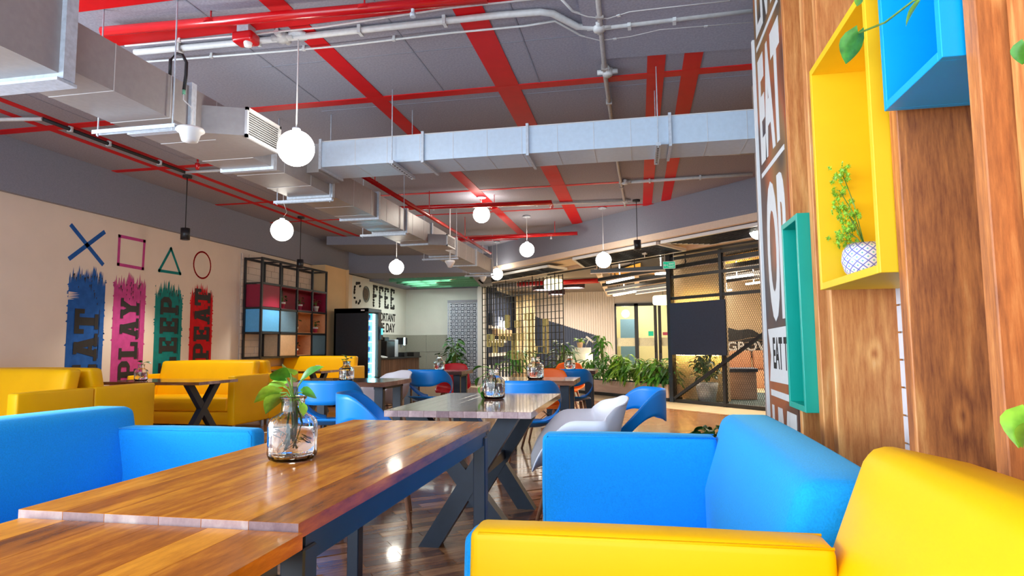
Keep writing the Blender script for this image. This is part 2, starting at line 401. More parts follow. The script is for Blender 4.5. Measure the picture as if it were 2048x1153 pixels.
b = MB(); b.prism([(-7.2, -1.2), (9, -1.2), (9, 26), (-7.2, 26)], HC, HC+.2)
ce = struct(b.build('ceiling', 'ceil'), 'grey painted concrete ceiling with bright red stripes', 'ceiling')
b = MB(); b.prism([(-.36, .5), (1.04, .5), (1.04, 5.02), (-.33, 4.96)], HC-.035, HC); b.build('lowered_slab', 'ceil', ce)
def diag_y(x, d): return (d-.721*x)/.693
DB = 7.585                                                           # the slanted drop beam
def stripe_y(x, w_, y0=None): 
    y1 = diag_y(x, DB)+.02
    b = MB(); b.box(x-w_/2, x+w_/2, (y0 or 1.0), y1, HC-.006, HC); b.build('red_stripe', 'red', ce)
stripe_y(-2.34, .16); stripe_y(-1.09, .21); stripe_y(.20, .145, 4.99); stripe_y(.49, .145, 4.99)
def stripe_x(y, w_, x0=-6.68, x1=1.04, z=.005):
    x1 = min(x1, (DB-.693*y)/.721+.02)
    b = MB(); b.box(x0, x1, y-w_/2, y+w_/2, HC-z-.002, HC); b.build('red_stripe', 'red', ce)
stripe_x(5.44, .11); stripe_x(9.09, .07); stripe_x(7.02, .09, -6.68, -4.9); stripe_x(3.93, .17, x1=-.36); stripe_x(3.45, .17, x1=-.36)
stripe_x(10.65, .05); stripe_x(13.0, .07, -6.68); stripe_x(13.6, .07, -6.68)
for x, w_ in ((-6.02, .09), (-5.74, .09)):
    b = MB(); b.box(x-w_/2, x+w_/2, 2, 13.5, HC-.0045, HC); b.build('red_stripe', 'red', ce)
b = MB(); b.box(-6.68, -5.2, 5.40, 5.50, HC-.0075, HC); b.build('red_stripe', 'red', ce)
# shuttering joints of the slab
b = MB()
for x in (-1.68, -.80, -2.9): b.box(x-.006, x+.006, 2.5, 5.4, HC-.003, HC)
for y in (4.6, 5.62, 7.6): b.box(-3, 1.0, y-.005, y+.005, HC-.003, HC)
for x in (-4.9, -5.4, -3.9): b.box(x-.005, x+.005, 3, 12, HC-.003, HC)
b.build('shuttering_joints', 'beam', ce, kind='stuff')

# beams
def st(b, name, mat, label, cat='beam'): return struct(b.build(name, mat), label, cat)
b = MB(); b.box(-7.0, -6.68, -1, 15.2, 2.8, HC); st(b, 'trim_1', 'beam', 'grey upper band along the left wall above the mural')
b = MB(); b.prism([(1.72+1.5*.693, 9.16-1.5*.721), (1.72+1.5*.693+.721*.25, 9.16-1.5*.721+.693*.25), (-3.85+.18, 15.0+.17), (-3.85, 14.97)], 2.8, HC)
st(b, 'trim_2', 'beam', 'long slanting grey drop beam across the right ceiling')
b = MB(); b.prism([(-6.9, 13.9), (-4.05, 14.5), (-3.85, 14.97), (-3.85, 15.3), (-6.9, 15.3)], 2.8, HC); st(b, 'trim_3', 'beam', 'grey drop beam in front of the green kitchenette ceiling')
b = MB(); b.prism([(-6.4, 12.3), (-5.0, 12.6), (-3.4, 14.4), (-6.4, 14.4)], 3.22, HC); st(b, 'trim_4', 'beam', 'shallow grey ceiling box left of the duct')
# kitchenette soffit rim (a ring) and the green fins inside
b = MB()
b.box(-6.75, -6.35, 15.3, 17.9, 2.74, 2.85); b.box(-6.5, -3.4, 17.80, 17.94, 2.74, 2.85)
b.prism([(-3.95, 15.1), (-3.5, 15.1), (-4.1, 17.9), (-4.4, 17.9)], 2.74, 2.85)
b.box(-7, -3.6, 15.3, 18, 3.12, 3.16)
st(b, 'trim_5', 'beam', 'grey soffit rim around the green ceiling fins')
g = thing('baffle_ceiling', 'green painted ceiling fins above the coffee corner', 'ceiling baffle', (-5.5, 16.5, 2.9))
for k in range(5):
    b = MB(); y = 15.35+k*.52; b.bar((-6.5, y+.35, 2.86), (-4.1, y, 2.86), .05, .22); b.build('fin', 'green', g)
for k in range(4):
    b = MB(); x = -6.1+k*.55; b.bar((x, 15.3, 2.89), (x-.25, 17.8, 2.89), .05, .16); b.build('fin', 'green', g)
b = MB(); b.box(-6.5, -3.9, 15.2, 17.8, 3.05, 3.10); b.build('backing', 'greend', g)

# walls
b = MB(); b.box(-7.0, -6.75, -1.0, 14.3, 0, 2.8); wl_ = st(b, 'wall_left', 'wallcream', 'cream wall with the painted word mural', 'wall')
b = MB(); b.box(-7.0, -6.75, 14.3, 18.2, 0, 3.1); wc = st(b, 'wall_left', 'wallwhite', 'off-white wall with the coffee lettering', 'wall')
b = MB(); b.box(-7.0, -4.3, 17.94, 18.15, 0, 3.1); wb = st(b, 'wall_back', 'wallwhite', 'white back wall of the coffee corner', 'wall')
b = MB(); b.box(-6.75, -6.42, 12.3, 13.28, 0, 2.8); st(b, 'trim_6', 'wallpeach', 'peach painted column between the metal shelf and the fridge', 'column')
b = MB(); b.box(-6.72, -6.36, 13.28, 13.30, 0, 2.8); b.build('side_face', 'wallpeach', bpy.data.objects['trim_6'])
for o in [bpy.data.objects['trim_6']]: pass
# grey terrazzo tiles of the kitchenette dado
b = MB(); b.box(0, .02, 0, .795, 0, .495); tl = b.build('tile', 'tile', wc); tl.location = (-6.75, 14.32, .9)
for k in range(5):
    for z in (.9, ):
        if k: inst(tl, 'tile', wc, (-6.75, 14.32+k*.8*.9, z), (0, 0, 0), (1, .9, 1))
me_t = None
for k in range(4):
    for z in (-.1, .4, .9):
        x = -6.72+k*.62
        if me_t is None: b = MB(); b.box(0, .61, 0, .02, 0, .49); me_t = b.build('tile', 'tile', wb); me_t.location = (x, 17.915, z)
        else: inst(me_t, 'tile', wb, (x, 17.915, z))
b = MB(); b.box(-4.45, -4.28, 17.5, 17.75, 0, 2.72); st(b, 'trim_7', 'white', 'narrow white post left of the black grid partition', 'column')

# off-white brick panel behind the metal shelf
pn = MB(); pn.box(-6.75, -6.735, 9.88, 12.28, .85, 2.72); pm = pn.build('brick_panel', 'mortar', wl_)
r0 = None; bh, bwid = .117, .235
for i in range(16):
    for j in range(-1, 11):
        y = 9.72+j*bwid+(.5*bwid if i % 2 else 0); z = .86+i*bh
        y0, y1 = max(y, 9.89), min(y+bwid-.008, 12.27)
        if y1-y0 < .03: continue
        if r0 is None: b = MB(); b.box(0, .02, 0, 1, 0, 1); r0 = b.build('brick', 'brickw', pm); c = r0
        else: c = inst(r0, 'brick', pm)
        c.location = (-6.735-origin_of(pm).x, y0, z); c.scale = (.6+.5*random.random(), y1-y0, bh-.008)

# ---------------------------------------------------------------- mural
def glyph(ch):
    R = lambda a, b_, c, d: [(a, b_), (c, b_), (c, d), (a, d)]
    return {
     'E': [R(.05, 0, .78, .18), R(.05, .82, .78, 1), R(.14, 0, .40, 1), R(.14, .41, .62, .59), R(.62, 0, .80, .34), R(.62, .66, .80, 1), R(.50, .33, .64, .67)],
     'A': [[(.10, 0), (.34, 0), (.54, 1), (.34, 1)], [(.56, 0), (.84, 0), (.62, 1), (.40, 1)], R(.28, .22, .66, .38), R(0, 0, .42, .14), R(.5, 0, .96, .14), R(.24, .86, .66, 1)],
     'T': [R(.31, 0, .59, 1), R(.02, .80, .88, 1), R(.02, .60, .18, 1), R(.72, .60, .88, 1), R(.18, 0, .72, .16)],
     'P': [R(.12, 0, .38, 1), R(.02, 0, .50, .15), R(.02, .84, .66, 1), R(.12, .38, .66, .54), [(.60, .40), (.72, .42), (.86, .56), (.86, .84), (.72, .98), (.60, 1)]],
     'L': [R(.12, 0, .38, 1), R(.02, .85, .52, 1), R(.02, 0, .80, .17), R(.62, 0, .80, .40)],
     'Y': [[(.04, 1), (.32, 1), (.56, .5), (.36, .42)], [(.60, 1), (.88, 1), (.58, .42), (.40, .5)], R(.32, 0, .60, .52), R(.18, 0, .74, .15), R(0, .86, .40, 1), R(.54, .86, .92, 1)],
     'S': [R(.1, .82, .78, 1), R(.1, .45, .34, .95), R(.1, .42, .8, .58), R(.56, .06, .8, .55), R(.1, 0, .78, .18)],
     'R': [R(.12, 0, .38, 1), R(.02, 0, .48, .15), R(.02, .84, .66, 1), R(.12, .42, .66, .56), [(.60, .42), (.72, .44), (.86, .58), (.86, .84), (.72, .98), (.60, 1)], [(.42, .46), (.64, .46), (.92, 0), (.66, 0)]],
    }[ch]
XW = -6.748
def mural(name, col, y0, y1, ztop, word, ty, letter_y0, letter_y1, adv, seed, hole=None):
    rnd = random.Random(seed)
    b = MB(); n = 26; x = XW
    # ragged brush-stroke top
    for i in range(n):
        a = y0+(y1-y0)*i/n; c = y0+(y1-y0)*(i+1)/n; t = i/(n-1)
        env = ztop-.10*abs(2*t-1)**2-.13*rnd.random()
        lo = .3
        m_ = .45*a+.55*c
        b.face([(x, a, lo), (x, c, lo), (x, c, env-.10*rnd.random()), (x, m_, env+.06*rnd.random()), (x, a, env-.10*rnd.random())])
    for i in range(26):
        z = 1.1+.9*rnd.random(); s = rnd.choice([-1, 1]); yy = y0 if s < 0 else y1
        b.face([(x, yy, z), (x, yy+s*.03*rnd.random(), z+.01), (x, yy, z+.03)])
    st_ = b.build(name, col, wl_)
    # flecks where the dry brush missed the wall, and dark splashes
    b = MB()
    for i in range(22):
        yy = y0+.04+(y1-y0-.1)*rnd.random(); z = ztop-.12-.42*rnd.random()*rnd.random(); h_ = .02+.07*rnd.random()
        b.face([(x+.002, yy, z), (x+.002, yy+.015, z+.01), (x+.002, yy+.008, z-h_)])
    b.build('missed_paint', 'ink' if seed % 2 else 'm_blue' if False else 'ink', st_)
    b = MB()
    if hole:
        for i in range(5): b.face([(x+.002, y0-.002, hole-.02*i), (x+.002, y0+.08+.12*rnd.random(), hole-.02*i-.006), (x+.002, y0-.002, hole-.02*i-.018)])
        b.build('bare_streaks', 'wallcream', st_)
    else: b.bm.free()
    # letters read upwards
    z = ty; hgt = letter_y1-letter_y0
    for ch in word[::-1]:
        z -= adv
        for (dxx, mat_) in ((0, 'ink'),):
            b = MB()
            for gi, poly in enumerate(glyph(ch)):
                b.face([(x+.004+gi*.0006, letter_y1-v*hgt, z+u*adv*1.08) for (u, v) in poly])
            b.build('letter', mat_, st_)
        b = MB()      # thin offset shadow line of the slab letters
        for poly in glyph(ch)[:2]:
            us = [p_[0] for p_ in poly]; b.face([(x+.003, letter_y1+.012, z+min(us)*adv*1.08-.012), (x+.003, letter_y1+.020, z+min(us)*adv*1.08-.012), (x+.003, letter_y1+.020, z+max(us)*adv*1.08), (x+.003, letter_y1+.012, z+max(us)*adv*1.08)])
        b.build('letter_outline', 'ink', st_)
    return st_
def zy(px, py): p = at_x(px, py, -6.75); return p.y, p.z
mural('painted_band', 'm_blue', 6.50, 7.04, 2.13, 'EAT', zy(170, 616)[1], 6.60, 6.95, .33, 3, hole=1.78)
mural('painted_band', 'm_pink', 7.18, 7.73, 2.10, 'PLAY', zy(255, 597)[1], 7.30, 7.62, .275, 4)
mural('painted_band', 'm_teal', 7.92, 8.47, 2.07, 'SLEEP', zy(335, 592)[1], 8.02, 8.38, .285, 5)
mural('painted_band', 'm_red', 8.65, 9.17, 2.08, 'REPEAT', zy(405, 577)[1], 8.74, 9.10, .285, 6)
def ribbon(name, mat, pts, wd, closed=False):
    b = MB(); n = len(pts); 
    if closed: pts = pts+[pts[0]]
    for (a, c) in zip(pts, pts[1:]):
        a = Vector((XW, a[0], a[1])); c = Vector((XW, c[0], c[1])); d = (c-a).normalized(); e = Vector((0, -d.z, d.y))*wd/2; a2 = a-d*wd/2; c2 = c+d*wd/2
        b.face([a2-e, c2-e, c2+e, a2+e])
    return b.build(name, mat, wl_)
ribbon('painted_cross', 'm_blue', [(6.50, 2.58), (6.97, 2.18)], .055); ribbon('painted_cross', 'm_blue', [(6.50, 2.19), (6.97, 2.58)], .055)
ribbon('painted_square', 'm_pink', [(7.23, 2.20), (7.66, 2.19), (7.67, 2.58), (7.23, 2.58)], .042, True)
ribbon('painted_triangle', 'm_teal', [(7.97, 2.20), (8.40, 2.20), (8.19, 2.55)], .042, True)
ribbon('painted_ring', 'm_red', [(8.89+.20*math.cos(a*PI/14), 2.39+.21*math.sin(a*PI/14)) for a in range(28)], .026, True)

# ---------------------------------------------------------------- coffee lettering
rnd = random.Random(5)
def bean(b, y, z, a, r=.030):
    T = Matrix.Translation((-6.745, y, z)) @ Matrix.Rotation(a, 4, 'X')
    b.T = T; pr = [(0, -1), (.6, -.8), (.95, -.3), (1, 0), (.95, .3), (.6, .8), (0, 1)]
    b.lathe([(p*r*1.0, q*r*1.5) for p, q in pr], (0, 0, 0), 8); b.T = None
z0, z1 = 1.93, 2.44; ys = [14.58, 15.16, 15.62, 15.98, 16.36, 16.80]
def strk(pts):
    out = []
    for (a, c) in zip(pts, pts[1:]):
        n = max(1, int(math.dist(a, c)/.07)); out += [(a[0]+(c[0]-a[0])*k/n, a[1]+(c[1]-a[1])*k/n) for k in range(n)]
    return out+[pts[-1]]
def dz_(y): return (y-14.3)*0.0
G = {'C': [[(.26, .86), (.22, 1), (.08, .96), (0, .78), (-.02, .5), (0, .24), (.08, .04), (.2, 0), (.26, .12)]],
     'F': [[(0, 0), (0, 1)], [(0, 1), (.26, 1), (.26, .88)], [(0, .52), (.18, .52)]],
     'E': [[(0, 0), (0, 1)], [(0, 1), (.26, 1), (.26, .88)], [(0, .52), (.18, .52)], [(0, 0), (.26, 0), (.26, .12)]]}
YX = lambda px, py=600: at_x(px, py, -6.745)
for ch, y in zip('CFFEE', [YX(709).y, YX(747).y, YX(759).y, YX(770).y, YX(782).y]):
    b = MB()
    for s_ in G[ch]:
        for (u, v) in strk([(p[0], p[1]*.5) for p in s_]): bean(b, y+u*(1.15 if ch == 'C' else .78), YX(709, 606).z+v, rnd.random()*PI)
    b.build('coffee_bean_letter', 'ink', wc)
o_ = MB(); o_.T = Matrix.Translation((-6.745, YX(732).y, YX(732, 589).z)) @ Matrix.Rotation(PI/2, 4, 'Y')
o_.lathe([(.0, 0), (.16, .0)], n=28); co = o_.build('cup_disc', plain('dark_coffee_disc', (.10, .05, .02), .7, var=.8, scale=45), wc)
for r_ in (.175, .20):
    b = MB(); b.T = Matrix.Translation((-6.74, YX(732).y, YX(732, 589).z)) @ Matrix.Rotation(PI/2, 4, 'Y'); b.lathe([(r_-.006, 0), (r_-.006, .004), (r_+.006, .004), (r_+.006, 0)], n=32); co2 = b.build('cup_ring', 'ink', wc); 
MT = Matrix(((0, 0, 1, -6.745), (1, 0, 0, 0), (0, 1, 0, 0), (0, 0, 0, 1)))   # text x -> world y, text y -> world z
def wtext(s_, pr, pt, pb, wd):
    """print ending at pixel column pr, between rows pt and pb, wd metres wide"""
    a = YX(pr, pt); c = YX(pr, pb)
    cu = bpy.data.curves.new('t', 'FONT'); cu.body = s_; cu.size = 1; cu.extrude = .001; cu.offset = .03
    t_ = bpy.data.objects.new('t', cu); COL.objects.link(t_); me = bpy.data.meshes.new_from_object(t_); bpy.data.objects.remove(t_)
    xs = [v.co.x for v in me.vertices]; ys_ = [v.co.y for v in me.vertices]
    me.transform(Matrix.Translation((0, a.y-wd, c.z)) @ MT @ Matrix.Diagonal((wd/(max(xs)-min(xs)), (a.z-c.z)/(max(ys_)-min(ys_)), 1, 1)) @ Matrix.Translation((-min(xs), -min(ys_), 0)))
    me.materials.clear(); me.materials.append(M['ink']); o = bpy.data.objects.new('lettering', me); COL.objects.link(o); o.parent = wc
wtext('IMPORTANT', 791, 629, 645, YX(791).y-YX(748).y); wtext('MEAL OF THE DAY', 790, 648, 666, YX(790).y-YX(706).y)
# ================================================================ DUCTS AND CEILING ITEMS
XL, XR, ZB, ZT = -3.43, -2.98, 2.60, 2.885
d_ = thing('ventilation_duct', 'long grey ventilation duct running away under the ceiling', 'duct', (-3.2, 2.0, 2.6))
b = MB(); b.box(XL, XR, 2.74, 13.1, ZB, ZT); b.build('duct_body', 'duct', d_)
b = MB(); b.box(XL-.15, XR+.06, .6, 2.74, 2.525, 2.93); b.build('wide_duct_section', 'duct', d_)
b = MB()
for y in [2.0, 1.4]: b.box(XL-.152, XR+.062, y-.003, y+.003, 2.523, 2.932)
y = 3.1
while y < 13:
    b.box(XL-.002, XR+.002, y-.003, y+.003, ZB-.002, ZT+.002); y += .46
b.build('seams', 'ductseam', d_, kind='stuff')
def flange(parent, y, x0=XL, x1=XR, z0=ZB, z1=ZT, wd=.045, t=.03, depth=.05):
    b = MB()
    b.box(x0-t, x1+t, y-depth/2, y+depth/2, z0-t, z0); b.box(x1, x1+t, y-depth/2, y+depth/2, z0, z1)
    b.box(x0-t, x0, y-depth/2, y+depth/2, z0, z1); b.box(x0-t, x1+t, y-depth/2, y+depth/2, z1, z1+t)
    b.build('flange', 'galv', parent)
flange(d_, 2.72, XL-.15, XR+.06, 2.525, 2.93, depth=.07)
b = MB(); b.box(XL-.16, XR+.08, 2.66, 2.78, 2.478, 2.494); b.build('flange_clip', 'galv', d_)
for y in (3.75, 4.76, 5.81, 6.97, 7.91, 8.95, 10.27, 11.6, 12.95): flange(d_, y, depth=.05, t=.024)
def hanger(y, parent=None, x0=XL-.12, x1=XR+.06, z=ZB-.05, rod=True, lab=''):
    t = thing('duct_hanger', lab, 'duct hanger', ((x0+x1)/2, y, z), group='hangers under the long duct')
    b = MB(); b.box(x0, x1, y-.02, y+.02, z-.008, z); b.box(x0, x1, y-.02, y-.016, z-.026, z-.008); b.box(x0, x1, y+.016, y+.02, z-.026, z-.008); b.build('channel', 'galv', t)
    for x in (x0+.03, x1-.03): b = MB(); b.tube([(x, y, z-.04), (x, y, HC)], .005, 6); b.build('threaded_rod', 'galv', t)
for y, lb in ((3.55, 'nearest steel hanger channel under the long duct, by the white detector'), (5.72, 'steel hanger channel under the duct just before the cross duct joint'), (7.75, 'steel hanger channel under the duct where blue light is reflected'), (10.2, 'small steel hanger channel far along the duct'), (12.9, 'farthest steel hanger channel at the end of the duct')): hanger(y, lab=lb)
# side outlets with louvres
def outlet(y0, x1, y1, lb, z0=2.60, z1=2.80):
    t = thing('air_grille', lb, 'air vent', (XR, y0, z0))
    b = MB(); b.prism([(XR, y0-.12), (x1-.02, y0), (x1-.02, y1), (XR, y1+.05)], z0, z1); b.build('spigot', 'duct', t)
    b = MB(); b.box(x1-.02, x1, y0, y0+.02, z0-.01, z1+.01); b.box(x1-.02, x1, y1-.02, y1, z0-.01, z1+.01); b.box(x1-.02, x1, y0, y1, z0-.01, z0+.012); b.box(x1-.02, x1, y0, y1, z1-.012, z1+.01); b.build('frame', 'ductseam', t)
    b = MB(); b.box(x1-.019, x1-.017, y0+.01, y1-.01, z0, z1); b.build('duct_opening', 'dark', t)
    s0 = None; n = 11
    for k in range(n):
        z = z0+.018+(z1-z0-.03)*k/(n-1)
        if s0 is None: b = MB(); b.hexa([(x1-.017, y0+.015, -.004+z), (x1, y0+.015, -.008+z), (x1, y1-.015, -.008+z), (x1-.017, y1-.015, -.004+z), (x1-.017, y0+.015, z), (x1, y0+.015, z-.004), (x1, y1-.015, z-.004), (x1-.017, y1-.015, z)]); s0 = b.build('louvre', 'ductseam', t); zz = z
        else: inst(s0, 'louvre', t, (0, 0, z-zz))
outlet(3.98, -2.70, 4.42, 'grey louvred air grille on the side of the duct, left of the largest globe lamp')
outlet(8.93, -2.72, 9.35, 'small louvred air grille far along the duct', 2.56, 2.72)
# cross duct
YC = 5.32
c_ = thing('cross_duct', 'pale blue-grey duct crossing the ceiling to the right', 'duct', (-1, YC, 2.74))
zb, zt = 2.745, 2.985
b = MB(); b.box(-2.86, 1.04, YC, YC+.42, zb, zt); b.build('duct_body', 'duct2', c_)
b = MB(); b.box(-2.98, -2.86, YC-.0, YC+.42, 2.70, 2.97); b.build('joint_collar', 'duct', c_)
b = MB()
for k in range(12): x = -2.5+k*.31; b.box(x-.002, x+.002, YC-.002, YC+.422, zb-.002, zt+.002)
b.box(-2.86, 1.04, YC-.006, YC, zt-.004, zt+.004)
b.build('seams', 'ductseam', c_, kind='stuff')
for x in (-2.84, -1.85, -.90, .30):
    b = MB(); t = .022; b.box(x-.012, x+.012, YC-t, YC, zb, zt); b.box(x-.012, x+.012, YC-t, YC+.42+t, zb-t, zb); b.box(x-.012, x+.012, YC-t, YC+.42+t, zt, zt+t); b.build('flange', 'galv', c_)
for x, lb in ((-2.12, 'perforated hanger channel under the pale cross duct, left of the middle'), (.20, 'perforated hanger channel under the right end of the cross duct')):
    t = thing('duct_hanger', lb, 'duct hanger', (x, YC, zb), group='hangers under the cross duct')
    b = MB(); b.box(x-.02, x+.02, YC-.08, YC+.5, zb-.03, zb-.003)
    b.build('channel', 'galv', t)
    h0 = None
    for k in range(9):
        if h0 is None: b = MB(); b.box(x-.008, x+.008, YC-.06, YC-.03, zb-.0305, zb-.0303); h0 = b.build('slot', 'dark', t)
        else: inst(h0, 'slot', t, (0, k*.06, 0))
    for y in (YC-.06, YC+.46): b = MB(); b.tube([(x, y, zb-.04), (x, y, HC)], .005, 6); b.build('threaded_rod', 'galv', t)

# conduits fixed under the ceiling
def conduit(name, lb, pts, r, mat, clips=(), clipmat=None, z=None):
    t = thing(name, lb, 'pipe', pts[0])
    b = MB(); b.tube(pts, r, 8); b.build('pipe', mat, t)
    for (a, k) in clips:
        i = int(a); i = min(i, len(pts)-2); q = Vector(pts[i]).lerp(Vector(pts[i+1]), k); d = (Vector(pts[i+1])-Vector(pts[i])).normalized()
        b = MB(); b.bar(q-d*.012, q+d*.012, r*2.8, r*2.6); b.bar(q+Vector((0, 0, r)), (q.x, q.y, HC), r*1.6, .02, up=(1, 0, 0)); b.build('clip', clipmat or mat, t)
    return t
Zc = 3.37
def cz(px, py, z=Zc): return tuple(at_z(px, py, z))
conduit('conduit', 'thick pale conduit crossing the near ceiling with a bend in it', [cz(270, 105), cz(580, 76), cz(1000, 30), cz(1080, 24), cz(1105, 27), cz(1155, 53), cz(1200, 55), cz(1505, 19)], .024, 'conduit', [(0, .3), (0, .8), (1, .35), (1, .75), (6, .2), (6, .5)])
conduit('cable_run', 'thin twin cable run below the thick pale conduit', [cz(290, 124), cz(560, 103), cz(680, 92), cz(900, 66), cz(1050, 52), cz(1110, 42), cz(1160, 70), cz(1200, 80), cz(1260, 72), cz(1320, 58), cz(1505, 43)], .008, 'conduit', [(0, .5), (1, .4), (2, .5), (7, .5), (9, .5)])
conduit('cable_run', 'thin cable run above the thick pale conduit', [cz(250, 92), cz(470, 72), cz(640, 55), cz(900, 16), cz(1100, -5)], .007, 'conduit', [(0, .5), (1, .5)])
conduit('cable_run', 'thin sagging cable crossing the lowered slab at the top right', [cz(1120, -5), cz(1145, 22), cz(1175, 32), cz(1215, 36), cz(1260, 22), cz(1330, 14), cz(1460, 0)], .009, 'conduit', [(3, .5)])
conduit('conduit', 'taupe conduit running away across the ceiling through round boxes', [(-.2, 3.6, Zc), (-.22, 5.3, Zc), (-.2, 8.3, Zc), (-.16, 10.6, Zc)], .020, 'conduit2', [(0, .4), (0, .9), (1, .2), (1, .7), (2, .4)])
conduit('conduit', 'white conduit near the slanted beam at the right', [cz(1250, 365), cz(1505, 349)], .022, 'conduit', [(0, .2), (0, .6)])
conduit('conduit', 'grey conduit beside the red sprinkler pipe', [cz(780, 420), cz(1000, 412), cz(1250, 402)], .022, 'conduit', [(0, .4), (1, .3)])
conduit('conduit', 'short white conduit crossing at the far left ceiling', [(-6.6, 4.97, 3.36), at_z(85, 238, 3.36)], .02, 'conduit', [])
conduit('conduit', 'dark conduit running along the left ceiling to a pendant lamp', [at_z(85, 238, 3.36), at_z(230, 293, 3.36), at_z(370, 345, 3.36)], .02, 'dark', [(0, .35), (0, .9), (1, .6)], 'conduit')
conduit('conduit', 'short white conduit from the left pendant towards the duct', [at_z(370, 345, 3.36), at_z(445, 341, 3.36)], .018, 'conduit', [])
conduit('conduit', 'thin black cable looping over the far drop beam', [cz(960, 510), cz(980, 500), cz(1005, 503), cz(1030, 490), cz(1050, 488)], .010, 'dark', [])
conduit('conduit', 'white conduit over the pale duct at the far right', [at_z(1418, 309, 3.2), at_z(1508, 305, 3.2)], .02, 'conduit', [])
for (px, py, lb) in ((1198, 55, 'round junction box on the lowered slab'), (1215, 145, 'pale junction box with side stubs on the ceiling'), (1250, 365, 'junction box where two conduits meet at the right'), (1251, 403, 'farthest junction box on the taupe conduit'), (565, 76, 'junction box beside the red alarm light')):
    p = at_z(px, py, 3.365); b = MB(); b.lathe([(0, -.03), (.04, -.028), (.045, 0), (.045, .03), (0, .03)], p, 14); b.tube([p+Vector((-.085, 0, .005)), p+Vector((.085, 0, .005))], .022, 8)
    b.tube([p+Vector((0, -.085, .005)), p+Vector((0, .085, .005))], .022, 8); tag(b.build('junction_box', 'conduit' if py != 55 else 'conduit', None), lb, 'junction box')
# red sprinkler pipes
def redpipe(lb, pts, r, heads=(), hang=()):
    t = thing('sprinkler_pipe', lb, 'pipe', pts[0]); b = MB(); b.tube(pts, r, 10); b.build('pipe', 'redpipe', t)
    for k in heads:
        q = Vector(pts[0]).lerp(Vector(pts[-1]), k); h = MB(); h.tube([q, q-Vector((0, 0, .06))], .012, 8); h.tube([q-Vector((0, 0, .06)), q-Vector((0, 0, .085))], .02, 8); h.build('sprinkler_head', 'galv', t)
    for k in hang:
        q = Vector(pts[0]).lerp(Vector(pts[-1]), k); h = MB(); h.tube([q, (q.x, q.y, HC)], .006, 6); h.lathe([(r*1.4, -.012), (r*1.4, .012)], q+Vector((0, 0, 0)), 10); h.build('hanger', 'redpipe', t)
redpipe('thick red sprinkler pipe close under the near ceiling', [at_z(205, 63, 3.32), at_z(975, -4, 3.32)], .034, (.82,), (.3, .7))
redpipe('red sprinkler pipe with an elbow in the middle of the ceiling', [at_z(700, 421, 3.2), at_z(1103, 405, 3.2), at_z(1103, 413, 3.2)], .035, (), (.72,))
redpipe('red sprinkler pipe in front of the slanted drop beam', [at_z(900, 480, 3.15), at_z(1155, 467, 3.15)], .035, (.8,), (.83,))
redpipe('red pipe running along the top of the duct', [(-3.02, 6.3, 3.02), (-3.02, 13.0, 3.02)], .03, (), (.1, .4, .7))
b = MB(); p = at_z(395, 332, 3.3); b.tube([p, (p.x, p.y, HC)], .012, 6); b.lathe([(0, -.05), (.02, -.045), (.035, 0), (.03, .03), (0, .03)], p, 10); tag(b.build('sprinkler', 'redpipe'), 'small red sprinkler above the left duct hanger', 'sprinkler')
# alarm strobe
p = at_z(492, 78, 3.3)
t = thing('alarm_strobe', 'red alarm strobe hanging from a grey box on the ceiling', 'alarm', p)
b = MB(); b.box(p.x-.045, p.x+.045, p.y-.045, p.y+.045, 3.34, HC); b.build('bracket', 'galv', t)
b = MB(); b.rbox(p.x-.08, p.x+.08, p.y-.06, p.y+.06, 3.26, 3.34, .02); b.build('housing', 'redpipe', t, smooth='auto')
b = MB(); b.lathe([(0, -.03), (.025, -.025), (.03, 0), (.03, .02), (0, .02)], (p.x+.03, p.y-.02, 3.255), 12); b.build('lens', 'white', t)
# detector hung from the duct
p = at_y(380, 268, 3.62)
t = thing('ceiling_detector', 'white bowl-shaped detector hanging below the near duct', 'detector', p)
b = MB(); b.lathe([(0, .035), (.085, .035), (.09, .02), (.065, .0), (.05, -.05), (.0, -.055)], p, 24); b.build('bowl', 'white', t)
q = at_y(345, 125, 3.62); q2 = at_y(368, 180, 3.62)
b = MB(); b.tube([at_y(340, 150, 3.62), at_y(341, 120, 3.62), at_y(352, 107, 3.62), at_y(365, 110, 3.62), at_y(373, 125, 3.62), at_y(372, 150, 3.62), at_y(368, 180, 3.62)], .011, 8); b.build('black_hose', 'dark', t)
b = MB(); b.tube([q2, q2-Vector((0, 0, .03))], .010, 8); b.build('green_fitting', 'green', t)
b = MB(); b.tube([q2, at_y(367, 200, 3.62), at_y(386, 218, 3.62), at_y(385, 245, 3.62), p+Vector((0, 0, .03))], .004, 6); b.build('cable', 'white', t)
for (px, py, y, s, lb) in ((900, 532, 9.9, 1, 'small white dome camera below the far duct'), (966, 562, 13.2, .9, 'small white dome behind the far globe lamp')):
    p = at_y(px, py-3, y); b = MB(); b.lathe([(0, .06), (.08*s, .06), (.08*s, .03), (.06*s, .0), (.035*s, -.05*s), (0, -.06*s)], p, 16); b.tube([p+Vector((0, 0, .05)), (p.x, p.y, HC)], .01, 6)
    tag(b.build('dome_camera', 'white'), lb, 'camera')

